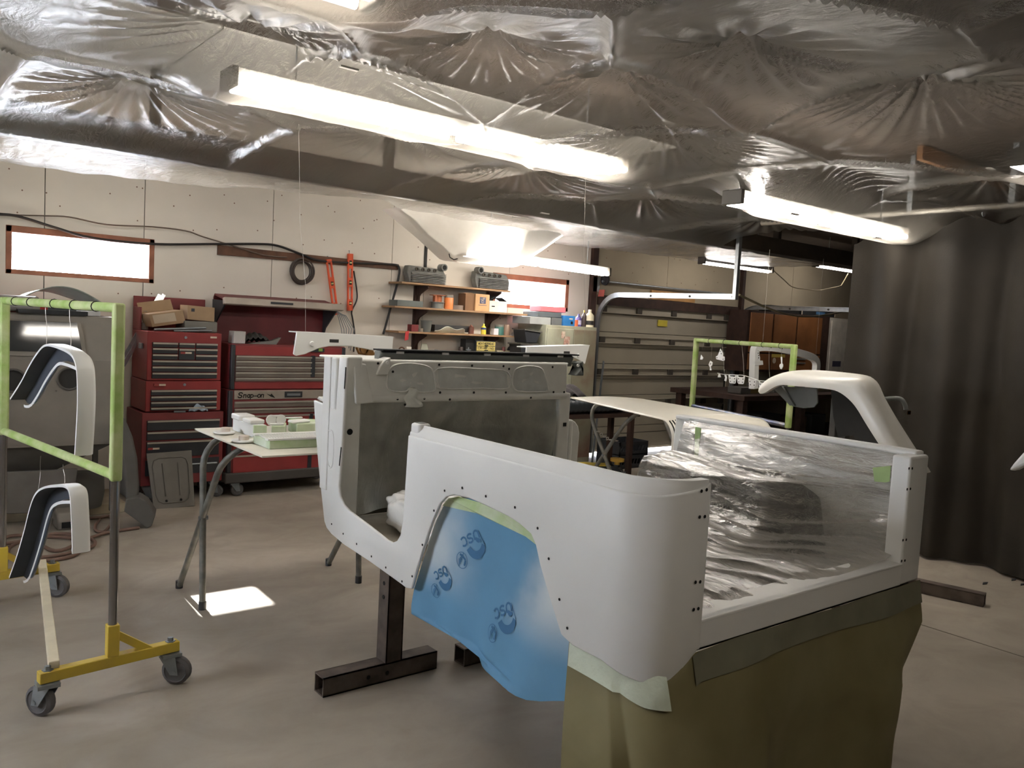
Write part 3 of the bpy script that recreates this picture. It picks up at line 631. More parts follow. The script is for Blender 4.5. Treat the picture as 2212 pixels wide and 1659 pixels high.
# ---- masking on the tub
M_cfilm = film('cargo_film', .13, (214, 208, 198), .35, .24, .45, (34, 7, 34), .2, 2.4, dust=.6, gloss=.55)
PR = [(XF-.055, TOP-.008), (XF-.075, TOP-.06), (XF-.10, .99), (2.80, .985), (2.77, .94), (2.74, .80), (2.68, .768), (2.4, .752), (2.05, .75), (1.70, .765)]
PR2 = [(3.065, 1.142), (3.058, 1.09), (3.052, 1.0), (3.05, .965), (3.05, .92), (3.03, .80), (2.92, .772), (2.5, .757), (2.1, .752), (1.70, .765)]
_pl = [0]
for a, b in zip(PR, PR[1:]): _pl.append(_pl[-1]+math.hypot(a[0]-b[0], a[1]-b[1]))
def cargo(u, v):
    s = v*_pl[-1]; x = float(np.interp(s, _pl, [p[0] for p in PR])); z = float(np.interp(s, _pl, [p[1] for p in PR])); y = 2.52-(2.52-1.44)*u
    kk = min(1, max(0, (1.86-y)/.3)); kk = kk*kk*(3-2*kk)
    x += (float(np.interp(s, _pl, [p[0] for p in PR2]))-x)*kk; z += (float(np.interp(s, _pl, [p[1] for p in PR2]))-z)*kk
    rd = lambda q: (1-abs(math.sin(q)))**1.6
    w = .045*rd(s*9+1.3*math.sin(2.1*y)+.7*y)*(.5+.5*math.sin(3*y+s*3))+.026*rd(s*17+2.2*math.sin(1.7*y+1)-.8*y)+.011*rd(s*37+3*math.sin(2.9*y)+y)+.012*math.sin(y*5+s*4)
    k = min(1, v*9)*min(1, (1-v)*9)*min(1, u*14+.15)*min(1, (1-u)*14+.1)
    bulge = .05*math.sin(math.pi*min(1, max(0, (s-.02)/.25)))*math.sin(math.pi*u)
    return V(x-(.7*w*k+bulge), y, max(z+.6*w*k+bulge*.25, .69))
one(MB().grid(cargo, 110, 260), 'cargo_plastic', M_cfilm, 'crinkled clear plastic taped over the inside of the tub cargo bed', 'plastic sheet', smooth=180)
M_ffilm = film('firewall_film', .62, (210, 210, 200), .4, .3, .7, (14, 5, 6), .22, 5.0, gloss=.6)
def fwall(u, v):
    x = dx0+.03+(dx1-dx0-.09)*u; z = dz0+.012-(dz0-.64)*v
    y = YD+.025+.075*(1-abs(2*u-1)**2.5)*min(1, v*3.2)+.012*math.sin(u*29+v*3)+.012*math.sin(u*13-v*7)
    return V(x, y, z)
one(MB().grid(fwall, 70, 46), 'firewall_plastic', M_ffilm, 'dusty clear plastic masking the footwell under the dashboard', 'plastic sheet', smooth=180)
# plastic-wrapped bundle on the floor by the doorway
q = px(848, 1130, XN+.30)
def lump(u, v):
    a = u*2*math.pi; b = v*math.pi; r = 1+.04*math.sin(a*9+b*5)+.03*math.sin(a*4-b*11)
    sx_, sy_, sz_ = .20, .27, .10
    p = V(math.copysign(abs(math.sin(b)*math.cos(a))**.6, math.cos(a)), math.copysign(abs(math.sin(b)*math.sin(a))**.6, math.sin(a)), math.copysign(abs(math.cos(b))**.55, math.cos(b)))
    return V(1.95+p.x*.15*r, 2.93+p.y*.23*r, .712+p.z*.088*r)
one(MB().grid(lump, 60, 34), 'wrapped_bundle', mat('white_wrinkled_film', (214, 212, 206), .18, col2=(92, 92, 92), scale=4, bump=.9, bscale=11, lo=.55, hi=.75), 'plastic-wrapped lump on the tub floor inside the doorway', 'bundle', smooth=180)
# green masking tape pieces
def tape(pts, e, label): return one(MB().prism(pts, e), 'masking_tape', mat('green_tape', (156, 180, 122), .7, var=.12, scale=10), label, 'tape', 'pieces of green masking tape on the tub')
tape([px(*p, XF-.105) for p in ((1886, 1010), (1925, 1006), (1922, 1040), (1915, 1042), (1890, 1040))], (-.004, 0, 0), 'green masking tape holding the plastic by the tail pillar')
tape([px(*p, XF-.09) for p in ((1503, 922), (1515, 925), (1512, 955), (1506, 1000), (1500, 1000))], (-.004, 0, 0), 'green masking tape strip running down the far door post')
one(MB().prism([py(*p, YR+.16) for p in ((1900, 1105), (1921, 1108), (1916, 1212), (1906, 1216), (1901, 1206))], (0, .006, 0)), 'masking_tape', M_whited, 'white-sprayed tape strip beside the inner edge of the tail pillar', 'tape', 'pieces of green masking tape on the tub')
# blue masking paper in the wheel arch
def BX(y, z):      # surface of the paper: bellies slightly, folds below
    k = max(0, (.72-z)/.35)
    return XN+.045+.012*math.sin(y*9+1)-.035*k*math.sin((y-1.66)*6.0)-.02*k+.010*math.sin(y*26)*min(1, k)
bo = [(958, 1088), (984, 1075), (1015, 1078), (1050, 1093), (1100, 1118), (1150, 1155), (1162, 1180), (1172, 1224), (1192, 1292), (1218, 1372), (1244, 1396), (1243, 1450), (1240, 1513), (1180, 1508), (1110, 1488), (1070, 1462), (1040, 1437), (1012, 1405), (990, 1388), (965, 1370), (940, 1351), (915, 1342), (889, 1330), (888, 1308), (893, 1275), (908, 1222), (938, 1132)]
bp2 = [px(*p, XN+.03) for p in bo]; bp2 = [(p.y, p.z) for p in bp2]
def inside(y, z, pg):
    r = False
    for (a, b), (c, d) in zip(pg, pg[1:]+pg[:1]):
        if (b > z) != (d > z) and y < (c-a)*(z-b)/(d-b)+a: r = not r
    return r
def fill(pg, fx, nz=46, ny=40):   # scanline mesh of the outline on the surface fx
    zs = [p[1] for p in pg]; z0, z1 = min(zs), max(zs); g = MB(); rows = []
    for j in range(nz+1):
        z = z0+.0008+(z1-z0-.0016)*j/nz; xs = []
        for (a, b), (c, d) in zip(pg, pg[1:]+pg[:1]):
            if (b > z) != (d > z): xs.append((c-a)*(z-b)/(d-b)+a)
        rows.append((z, min(xs), max(xs)))
    vs = [V(fx(a+(b-a)*i/ny, z), a+(b-a)*i/ny, z) for z, a, b in rows for i in range(ny+1)]
    n = ny+1; return g.add(vs, [(j*n+i, j*n+i+1, (j+1)*n+i+1, (j+1)*n+i) for j in range(nz) for i in range(ny)])
def blue_mat():
    m = mat('blue_masking_paper', (96, 148, 184), .6, var=.05, scale=5); nt = m.node_tree; N = nt.nodes; L = nt.links; b = N['Principled BSDF']
    r0 = b.inputs['Base Color'].links[0].from_socket
    tc = N.new('ShaderNodeTexCoord'); sp = N.new('ShaderNodeSeparateXYZ'); L.new(tc.outputs['Object'], sp.inputs[0])
    ns = N.new('ShaderNodeTexNoise'); ns.inputs['Scale'].default_value = 7; ns.inputs['Detail'].default_value = 3; L.new(tc.outputs['Object'], ns.inputs['Vector'])
    def ramp(sock, a, c):
        k = N.new('ShaderNodeMapRange'); k.interpolation_type = 'SMOOTHSTEP'; k.inputs['From Min'].default_value = a; k.inputs['From Max'].default_value = c; L.new(sock, k.inputs['Value']); return k.outputs[0]
    def math2(op, a, c):
        k = N.new('ShaderNodeMath'); k.operation = op
        for i, q in enumerate((a, c)):
            if isinstance(q, (int, float)): k.inputs[i].default_value = q
            else: L.new(q, k.inputs[i])
        return k.outputs[0]
    yy = math2('ADD', sp.outputs['Y'], math2('MULTIPLY', math2('SUBTRACT', ns.outputs['Fac'], .5), .16))
    # overspray: paint that drifted on along the arch edges
    left = ramp(math2('ADD', yy, math2('MULTIPLY', sp.outputs['Z'], -.22)), .02, .40); right = ramp(math2('ADD', yy, math2('MULTIPLY', sp.outputs['Z'], .55)), .10, -.12)
    up = ramp(sp.outputs['Z'], .10, .32)
    f = math2('MINIMUM', math2('MULTIPLY', math2('MAXIMUM', left, right), math2('MULTIPLY', up, .85)), .8)
    mx = N.new('ShaderNodeMix'); mx.data_type = 'RGBA'; L.new(f, mx.inputs[0]); L.new(r0, mx.inputs[6]); mx.inputs[7].default_value = (*lin((216, 220, 218)), 1)
    L.new(mx.outputs[2], b.inputs['Base Color']); return m
bpap = thing('blue_masking_paper', 'blue printed masking paper hanging in the wheel arch of the white tub', 'paper', (XN+.03, 2.1, .42))
MB_ = fill(bp2, BX); MB_.build('paper', blue_mat(), bpap, smooth=180)
# print on the paper: circle emblem, letters and half-moon swoosh, turned on their side
M_ink = mat('dark_blue_ink', (58, 110, 152), .6, var=.03)
def emblem(cpx, sc, full=True):
    c = px(*cpx, XN+.03)
    ux, uy = (-.80, .60), (.60, .80)         # reading direction (to the upper right of the sheet), letters' up
    ang = math.radians(32); ca, sa = math.cos(ang), math.sin(ang)
    def S(a, b):   # a to the right of the photo (towards -y), b up
        y = c.y-(a*ca-b*sa)*sc; z = c.z+(a*sa+b*ca)*sc; return V(BX(y, z)-.0025, y, z)
    g = MB()
    def ribbon(pl, t):
        for (a, b), (e, d) in zip(pl, pl[1:]):
            dx, dy = e-a, d-b; l = math.hypot(dx, dy) or 1; ox, oy = -dy/l*t/2, dx/l*t/2
            g.add([S(a-ox, b-oy), S(e-ox, d-oy), S(e+ox, d+oy), S(a+ox, b+oy)], [(0, 1, 2, 3)])
    if full:
        ribbon([(-.95+.34*math.cos(t), -.35+.34*math.sin(t)) for t in np.linspace(0, 6.283, 25)], .03)
        for k in range(5): ribbon([(-1.22+.09*k, -.5+.05*k), (-1.08+.09*k, -.22+.03*k)], .045)
        ribbon([(-.92, -.6), (-.74, -.42), (-.82, -.22), (-.95, -.08)], .10)
    x = -.62
    for chh in 'USC'[::-1]:
        for pl in GL[chh]: ribbon([(x+.30*(1-a), .12+.34*(1-b)) for a, b in pl], .085)
        x += .42
    # half moon and its upper dot
    A = [(.15+.62*math.cos(t), -.02+.62*math.sin(t)) for t in np.linspace(math.radians(185), math.radians(335), 18)]
    B = [(.20+.40*math.cos(t), .05+.36*math.sin(t)) for t in np.linspace(math.radians(190), math.radians(330), 18)]
    for i in range(17): g.add([S(*A[i]), S(*A[i+1]), S(*B[i+1]), S(*B[i])], [(0, 1, 2, 3)])
    D = [(.42+.17*math.cos(t), .12+.17*math.sin(t)) for t in np.linspace(math.radians(140), math.radians(335), 14)]
    g.add([S(*p) for p in D], [tuple(range(14))])
    ribbon([(.72, -.22), (.56, .42)], .035)
    g.build('printed_emblem', M_ink, bpap)
emblem((1012, 1178), .085); emblem((952, 1250), .075); emblem((1088, 1335), .085)
# pale tape and film strip along the top of the arch
bt = [(955, 1092), (967, 1077), (985, 1073), (1050, 1095), (1100, 1119), (1148, 1155), (1160, 1180), (1130, 1160), (1080, 1138), (1020, 1110)]
bt2 = [px(*p, XN+.028) for p in bt]; one(MB().prism([V(BX(p.y, p.z)-.006, p.y, p.z) for p in bt2], (.003, 0, 0)), 'arch_tape_strip', mat('pale_green_tape', (206, 214, 190), .5, col2=(178, 200, 140), scale=9, bump=.5, bscale=25), 'crumpled pale green tape strip along the top of the wheel arch', 'tape')
# olive masking paper round the back
def opaper(u, v):
    # u 0..1 from the near corner to the far side, v 0 top .. 1 floor
    s = u*1.75-.18
    a_ = math.radians(90*max(0, min(s/.26, 1))); x, y = XN+.17-.150*math.cos(a_), YR+.17-.150*math.sin(a_)
    if s < 0: y -= s
    if s > .26: x += s-.26
    zt = np.interp(u, [0, .10, .15, .20, .26, 1], [.66, .645, .625, .62, .678, .678]); zbm = .012
    z = zt*(1-v)+zbm*v
    k = min(1, v*2.2)
    fold = .035*math.sin(s*5.2+.8)+.018*math.sin(s*9+2+1.2*v)+.03*(1/(1+math.exp((s-.60+.05*v)*60)))+.006*math.sin(s*19+v*5)
    x2 = x-.10*k*max(0, .33-u)-(.14*max(0, v-.18))*max(0, u-.7)*2.0*(1 if v < .45 else max(0, 1-(v-.45)*1.0))
    if u > .85: x2 -= .20*max(0, min(1, (v-.22)/.25))*(u-.85)/.15
    y2 = y-.02-fold*k*.9-.05*k
    if u < .1: x2 -= .05*k
    crk = .003*math.sin(s*17+v*9+2*math.sin(v*7))+.003*math.sin(v*15-s*8)
    return V(x2+crk, y2+crk, z)
opp = thing('olive_masking_paper', 'olive masking paper hanging from the tub tail down to the floor', 'paper', (2.4, 1.4, 0))
M_olive = mat('olive_paper', (134, 126, 90), .7, col2=(116, 107, 70), scale=3, bump=.15, bscale=5)
MB().grid(opaper, 120, 60).build('paper', M_olive, opp, smooth=180)
MB().grid(lambda u, v: opaper(u*.20, v*.14)+V(-.006, -.008, .004), 30, 14).build('crumpled_tape', mat('crumpled_pale_tape', (196, 204, 184), .6, bump=.8, bscale=22), opp, smooth=180)
MB().grid(lambda u, v: opaper(.25+u*.75, v*.12)+V(0, -.005, .002), 60, 6).build('sprayed_edge', mat('sprayed_paper_edge', (122, 120, 100), .6, bump=.3, bscale=9), opp, smooth=180)
# ---- steel stands
M_steel = mat('stand_steel', (74, 66, 60), .55, .3, col2=(104, 92, 84), scale=12)
def hollow(mb, a, b, w, t=.006):
    a, b = Vector(a), Vector(b); tg = (b-a).normalized(); sd = tg.cross(Vector((0, 0, 1)) if abs(tg.z) < .9 else Vector((1, 0, 0))).normalized(); up = sd.cross(tg); h = w/2
    for d, e in ((sd, up), (-sd, up), (up, sd), (-up, sd)): mb.obox(a+d*(h-t)-e*h, (b-a), d*t, e*w)
    return mb
f0, f1 = pz(690, 1502), pz(946, 1447)
yc = (f0.y+f1.y)/2+.03; XPo = pz(829, 1455).x
stn = thing('tub_stand', 'rusty square-tube T stand holding the front of the tub near the doorway', 'stand', (XPo, yc, 0), 'steel stands under the tub')
hollow(MB(), (f0.x, yc, .042), (f1.x, yc, .042), .08).build('foot_tube', M_steel, stn)
hollow(MB(), (XPo, yc, .08), (XPo, yc, .60), .08).build('post', M_steel, stn)
for z in (.36, .42): MB().lathe((XPo-.0405, yc, z), [(.009, 0), (.009, .001)], 10, (-1, 0, 0)).build('pin_hole', M_hole, stn)
for x in (XPo-.12, XPo-.03): MB().lathe((x, yc-.0405, .04), [(.009, 0), (.009, .001)], 10, (0, -1, 0)).build('pin_hole', M_hole, stn)
g0 = pz(1000, 1440)
st2 = thing('tub_stand', 'rusty T stand on the far front corner of the tub, seen beyond the blue paper', 'stand', (2.75, yc-.05, 0), 'steel stands under the tub')
hollow(MB(), (g0.x, yc-.05, .042), (g0.x+.62, yc-.05, .042), .08).build('foot_tube', M_steel, st2)
hollow(MB(), (g0.x+.32, yc-.05, .08), (g0.x+.32, yc-.05, .60), .08).build('post', M_steel, st2)
MB().box((XPo+.06, yc-.06, .56), (g0.x+.4, yc+.0, .60)).build('cross_rail', M_steel, st2)
b0, b1 = pz(1960, 1272), pz(2126, 1309)
dr = (b1-b0).normalized(); b0 = b0-dr*.7
one(hollow(MB(), b0+V(0, 0, .037), b1+V(0, 0, .037), .075), 'steel_bar', M_steel, 'dark square steel bar lying on the floor before the curtain', 'bar')
for xx, ll in ((1.98, 'below the rounded tail corner'), (2.75, 'below the square tail pillar')):
    s3 = thing('tub_stand', 'rusty square post '+ll+' behind the olive paper', 'stand', (xx, 1.85, 0), 'rear posts under the tub')
    hollow(MB(), (xx, 1.85, .04), (xx, 1.85, .66), .07).build('post', M_steel, s3); MB().cbox((xx, 1.85, .02), (.3, .09, .04)).build('foot', M_steel, s3)
# ================================================================ LEFT SIDE: rack, flares, blast cabinet, trestle, tool chests
M_gtape = mat('green_taped_pipe', (152, 178, 96), .75, col2=(186, 196, 142), scale=11, bump=.25, bscale=40)
M_yel = mat('yellow_paint', (214, 186, 62), .55, col2=(190, 164, 70), scale=7)
M_chrome = mat('chrome_post', (150, 148, 146), .18, .9, var=.1)
M_rubber = mat('grey_rubber', (92, 90, 90), .7, var=.1)
M_castm = mat('caster_steel', (136, 142, 146), .4, .6, var=.15)
M_wire = mat('thin_wire', (170, 164, 154), .4, .6)
def caster(parent, x, y, ztop, ang, r=.058):
    ca, sa = math.cos(ang), math.sin(ang); o = V(x+.03*ca, y+.03*sa, r); ax = V(-sa, ca, 0); fw = V(ca, sa, 0)
    w = MB().lathe(o-ax*.016, [(.012, 0), (r*.72, .0), (r*.78, -.004), (r, .004), (r, .028), (r*.78, .036), (r*.72, .032), (.012, .032)], 22, ax).build('caster_wheel', M_rubber, parent, smooth=35)
    f = MB()
    for s in (-1, 1): f.prism([o+ax*.026*s-fw*.016+V(0, 0, -.012), o+ax*.026*s+fw*.016+V(0, 0, -.012), V(x, y, ztop-.012)+ax*.026*s+fw*.034, V(x, y, ztop-.012)+ax*.026*s-fw*.034], ax*.004*s)
    f.cbox((x, y, ztop-.008), (.075, .075, .014)); f.cyl(o-ax*.032, o+ax*.032, .008, n=8)
    cf = f.build('caster_fork', M_castm, parent)
    MB().lathe((x, y, ztop+.04), [(.02, 0), (.02, .006), (.012, .006), (.011, .02), (.0, .02)], 6).build('caster_bolt', M_castm, cf)
def rack(name, label, A, B, group, near_dir=(1, 0), top=1.53, low=.885, blen=(.26, .26), lowm=None, cross=True):
    A, B = Vector((*A, 0)), Vector((*B, 0)); d = (B-A).normalized(); sd = V(*near_dir, 0).normalized()
    t = thing(name, label, 'rack', (A+B)/2, group)
    for P, bl in ((A, blen), (B, blen)):
        MB().rod(P-sd*bl[0]+V(0, 0, .155), P+sd*bl[1]+V(0, 0, .155), .042, .042).build('base_beam', M_yel, t, bevel=.003)
        MB().rod(P+V(0, 0, .176), P+V(0, 0, .30), .044, .044, up=(1, 0, 0)).build('post_sleeve', M_yel, t, bevel=.003)
        MB().prism([P+sd*.02+V(0, 0, .27)-d*.017, P+sd*.15+V(0, 0, .176)-d*.017, P+sd*.10+V(0, 0, .176)-d*.017, P+sd*.02+V(0, 0, .235)-d*.017], d*.034).build('gusset_brace', M_yel, t)
        MB().cyl(P+V(0, 0, .29), P+V(0, 0, low), .0165, n=14).build('chrome_post', M_chrome, t, smooth=40)
        MB().rod(P+V(0, 0, low-.02), P+V(0, 0, top+.018), .042, .042, up=(1, 0, 0)).build('taped_post', M_gtape, t, bevel=.009)
        for s, an in ((-1, 2.2), (1, -.7)): caster(t, (P+sd*bl[0 if s < 0 else 1]*s*.88).x, (P+sd*bl[0 if s < 0 else 1]*s*.88).y, .133, an)
    tb = MB().cyl(A+V(0, 0, top), B+V(0, 0, top), .0185, n=12).build('top_bar', M_gtape, t, smooth=40)
    MB().cyl(A+V(0, 0, low), B+V(0, 0, low), .0185, n=12).build('lower_bar', lowm or M_gtape, t, smooth=40)
    for k in (.16, .33, .5, .72, .88): q = A+(B-A)*k+V(0, 0, top); MB().tube(arc(q, d.cross(V(0, 0, 1)), (0, 0, 1), .0195, 0, 360, 12), .0025, 5).build('wire_loop', M_dark, tb)
    if cross: MB().rod(A-sd*blen[0]*.8+V(0, 0, .19), B-sd*(-.18)+V(0, 0, .19), .038, .03).build('cross_board', mat('cream_board', (206, 196, 170), .6), t, bevel=.003)
    return t
R1A, R1B = (.79, 3.40), (.585, 4.75)
rack('parts_rack', 'rolling parts rack with yellow base holding two fender flares', R1A, R1B, 'green taped rolling racks', near_dir=(1, .12))
RD = (V(*R1B, 0)-V(*R1A, 0)).normalized(); RN = V(0, 0, 1).cross(RD)          # rack direction and its normal
if RN.x < 0: RN = -RN
def onrack(a, b, off=0.0): return pp(a, b, V(*R1A, 0)+RN*off, RN)
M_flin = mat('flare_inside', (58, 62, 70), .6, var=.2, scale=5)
def flare(name, label, path, depth, wrap, hang):
    """U-shaped channel: path = outer rim seen from the open side, depth along the rack normal, wrap inward at the back"""
    P = catmull([onrack(*p) for p in path], 5); n = len(P); c = sum(P, Vector())/n
    t = thing(name, label, 'fender', min(P, key=lambda p: p.z), 'hanging fender flares')
    sec_o, sec_i = MB(), MB(); vo = []; vi = []
    for i, p in enumerate(P):
        tg = (P[min(i+1, n-1)]-P[max(i-1, 0)]).normalized(); nr = RN.cross(tg)
        if nr.dot(p-c) < 0: nr = -nr
        f = min(1, min(i, n-1-i)/4+.35)
        vo += [p+nr*.0, p+nr*.010, p+nr*.012+RN*.012, p+nr*.012+RN*depth*.8, p+nr*.0+RN*depth, p-nr*wrap*f+RN*(depth+.008)]
        vi += [p, p+RN*depth*.85, p-nr*wrap*f*.98+RN*depth, p-nr*(wrap*f+.004)+RN*(depth-.02), p-nr*(wrap*f+.018)+RN*(depth-.02)]
    sec_o.add(vo, [(i*6+j, i*6+j+1, (i+1)*6+j+1, (i+1)*6+j) for i in range(n-1) for j in range(5)])
    sec_i.add(vi, [(i*5+j, i*5+j+1, (i+1)*5+j+1, (i+1)*5+j) for i in range(n-1) for j in range(2)])
    sec_o.build('outer_skin', M_white, t, smooth=50); sec_i.build('inner_liner', M_flin, t, smooth=50)
    li = MB().add(vi, [(i*5+j, i*5+j+1, (i+1)*5+j+1, (i+1)*5+j) for i in range(n-1) for j in (3,)]); li.build('inner_lip', M_white, t, smooth=50)
    for (a, b, c2, d2) in hang:
        p, q = onrack(a, b, .02), onrack(c2, d2, .01); m_ = (p+q)/2+RN*.006+RD*.006
        MB().tube([p, (p+m_)/2+RD*.006, m_, (q+m_)/2-RD*.005, q], .0009, 4).build('hanging_wire', M_wire, t)
    return t
flare('fender_flare', 'large white fender flare hanging by wires from the rack top bar', [(22, 864), (45, 828), (62, 795), (80, 766), (97, 749), (120, 752), (148, 765), (160, 782), (165, 812), (166, 870), (163, 935), (160, 984)], .075, .065, ((98, 655, 100, 748), (150, 660, 152, 766)))
flare('fender_flare', 'smaller white fender flare hanging from the rack lower bar', [(20, 1250), (36, 1205), (52, 1150), (66, 1095), (78, 1068), (95, 1056), (118, 1053), (140, 1054), (149, 1068), (152, 1105), (154, 1150), (155, 1196)], .075, .06, ((88, 985, 82, 1060), (136, 1003, 139, 1052)))
# ---- sand blast cabinet
M_cab = mat('blast_cabinet_grey', (122, 116, 106), .65, var=.12, scale=4)
M_cabd = mat('blast_cabinet_dark', (84, 81, 76), .7, var=.15, scale=4)
Y0 = 6.25; bx0, bx1 = .42, py(262, 800, Y0).x
bc = thing('blast_cabinet', 'dusty grey sand blasting cabinet with view window and two arm holes', 'cabinet', ((bx0+bx1)/2, 6.6, 0))
zt, zm, zl = py(200, 684, Y0).z, py(200, 785, Y0).z, py(200, 955, Y0).z
Y1b = Y0+.06
holes_c = []
front = MB()
hc = [py(150, 818, Y0), py(28, 822, Y0)]
for a, b, c, d in rect_cells(bx0, bx1, zl, zm+.02, [(q.x-.085, q.x+.085, q.z-.085, q.z+.085) for q in hc]): front.box((a, Y0, c), (b, Y0+.02, d))
front.build('front_panel', M_cab, bc)
for q in hc:
    r = MB(); n = 20; A = [V(q.x+math.cos(2*math.pi*i/n)*.072, Y0-.002, q.z+math.sin(2*math.pi*i/n)*.072) for i in range(n)]
    B = [V(q.x+max(-.086, min(.086, math.cos(2*math.pi*i/n)*.123)), Y0-.002, q.z+max(-.086, min(.086, math.sin(2*math.pi*i/n)*.123))) for i in range(n)]
    r.add(A+B, [(i, (i+1) % n, (i+1) % n+n, i+n) for i in range(n)]); r.build('hole_plate', M_cab, bc)
    MB().torus((q.x, Y0-.006, q.z), .074, .008, (0, 1, 0), 24, 6).build('hole_ring', M_cabd, bc, smooth=50)
    MB().lathe((q.x, Y0+.004, q.z), [(.073, 0), (.066, .10), (.05, .20), (.0, .22)], 20, (0, 1, 0)).build('rubber_glove', M_inside, bc, smooth=50)
# slanted upper front with window
up = MB().prism([V(bx0, Y0, zm), V(bx0, Y0+.229*(zt-zm), zt), V(bx0, Y0+.62, zt), V(bx0, Y0+.62, zl), V(bx0, Y0+.03, zl), V(bx0, Y0+.03, zm)], (bx1-bx0, 0, 0)).build('hood', M_cab, bc, bevel=.01)
def slant(a, b, off): return pp(a, b, V(0, Y0-off, zm), V(0, (zt-zm), -.229*(zt-zm)))
wq = [slant(*p, .012) for p in ((-30, 686), (176, 698), (190, 772), (-30, 768))]
MB().prism(wq, (0, .012, .003)).build('window_frame', M_cab, bc, bevel=.006)
wq = [slant(*p, .016) for p in ((-30, 691), (166, 697), (178, 762), (-30, 757))]
MB().prism(wq, (0, .004, .001)).build('view_window', mat('dark_glass', (52, 54, 54), .06, var=.05, spec=.8), bc)
# hopper funnel and legs
hp = MB(); A = [V(bx0, Y0+.02, zl), V(bx1, Y0+.02, zl), V(bx1, Y0+.62, zl), V(bx0, Y0+.62, zl)]; cx_ = (bx0+bx1)/2; B = [V(cx_-.12, Y0+.2, .34), V(cx_+.12, Y0+.2, .34), V(cx_+.12, Y0+.42, .34), V(cx_-.12, Y0+.42, .34)]
hp.add(A+B, [(0, 1, 5, 4), (1, 2, 6, 5), (2, 3, 7, 6), (3, 0, 4, 7), (4, 5, 6, 7)]).build('hopper', M_cabd, bc)
for x in (bx0+.02, bx1-.05):
    for y in (Y0+.03, Y0+.58): MB().box((x, y, .0705), (x+.035, y+.035, zl)).build('leg', M_cabd, bc)
MB().box((bx0, Y0+.01, zl-.02), (bx1, Y0+.04, zl+.005)).build('lower_rim', M_cab, bc, bevel=.003)
sb = [py(*p, Y0+.06) for p in ((-20, 1022), (168, 1013), (160, 1070), (150, 1105), (-20, 1112))]
one(MB().prism(sb, (0, .03, 0)), 'media_bin', mat('bin_grey', (104, 100, 94), .7, var=.12), 'low grey bin front standing under the blasting cabinet hopper', 'bin', bevel=.005)
p0, p1 = pz(-40, 1128), pz(255, 1106)
one(MB().obox((.2, p1.y-.02, 0), (p1.x-.15, 0, 0), (0, .55, 0), (0, 0, .07)), 'low_platform', mat('dusty_ply', (160, 148, 126), .8, var=.15), 'low dusty plywood platform under the blasting cabinet', 'platform', bevel=.004)
q = py(165, 1062, Y0+.3); one(MB().lathe((q.x+.02, Y0+.28, .07), [(.14, 0), (.16, .10), (.155, .22), (.12, .24), (.0, .245)], 24), 'round_lid_drum', M_cabd, 'squat drum with a pale round lid under the cabinet', 'drum', smooth=35)
# foot pedal
q = pz(148, 1143)
fp = thing('foot_pedal', 'small grey foot pedal box on the floor beneath the cabinet', 'pedal', q)
MB().prism([q+V(-.07, -.02, 0), q+V(-.07, -.02, .07), q+V(-.07, .02, .11), q+V(-.07, .16, .12), q+V(-.07, .16, 0)], (.14, 0, 0)).build('pedal_shell', M_cab, fp, bevel=.015)
MB().box(q+V(-.045, -.026, .015), q+V(.045, -.018, .055)).build('pedal_slot', M_hole, fp)
# junk on the cabinet
zj = zt+.002
def junk(mb, name, col, label, cat, group=None, rough=.5, **k): return one(mb, name, mat('m_'+name+str(len(MATS)), col, rough, var=.1), label, cat, group, **k)
q = py(115, 655, 6.7)
junk(MB().grid(lambda u, v: V(.86+.62*u, 6.55+.35*v, zj+.025+.17*math.sin(math.pi*min(1, max(0, .12+u*.8)))**1.3*(1-.25*v)+.02*math.sin(7*u)*v), 20, 8), 'curved_panel', (150, 156, 146), 'curved grey-green sheet bulging on top of the blasting cabinet', 'panel', smooth=180, solid=.006)
junk(MB().cyl((.55, 6.75, zj+.06), (.98, 6.45, zj+.06), .055), 'roll_tube', (150, 146, 140), 'thick grey roll lying on the blasting cabinet', 'roll', smooth=35)
junk(MB().obox((.75, 6.7, zj), (.33, -.05, 0), (.03, .12, 0), (0, 0, .10)), 'red_box', (190, 48, 44), 'red carton half buried on the blasting cabinet', 'box', bevel=.004)
for k, (x, y, l, w_, h, an, c) in enumerate(((1.06, 6.29, .42, .08, .03, .05, (44, 46, 48)), (1.19, 6.45, .28, .08, .05, -.2, (70, 74, 76)), (.62, 6.28, .34, .10, .04, .05, (60, 60, 66)), (1.26, 6.66, .24, .2, .025, .3, (196, 200, 204)), (1.3, 6.36, .16, .05, .035, .5, (210, 212, 214)))):
    u = V(math.cos(an), math.sin(an), 0); v2 = V(-math.sin(an), math.cos(an), 0)
    o = MB().obox(V(x, y, zj)-u*l/2, u*l, v2*w_, V(0, 0, h)); lab = ('flat black strip', 'dark grey tray', 'black tray', 'pale flat sheet', 'small shiny bracket')[k]+' lying on the blasting cabinet lid'
    junk(o, ('black_strip', 'grey_tray', 'black_tray', 'pale_sheet', 'shiny_bracket')[k], c, lab, 'scrap', 'odds and ends on the blasting cabinet', rough=.25, bevel=.004)
# chute / scoop leaning right of the cabinet
sc_ = thing('grey_scoop', 'dark grey curved scoop with wide mouth standing on the floor beside the cabinet', 'chute', pz(310, 1140))
sp0 = [py(*p, 6.05) for p in ((262, 900), (272, 905), (288, 945), (298, 990), (302, 1050), (300, 1078), (272, 1078), (270, 1040), (266, 1000), (262, 980))]
MB().prism(sp0, (0, .22, 0)).build('neck', M_cabd, sc_, bevel=.02)
sp1 = [pp(*p, pz(310, 1142), V(-.25, -1, 0)) for p in ((272, 1078), (300, 1074), (318, 1085), (328, 1100), (336, 1112), (328, 1136), (318, 1141), (268, 1105))]
MB().prism(sp1, (.05, .16, 0)).build('mouth', M_cabd, sc_, bevel=.006)
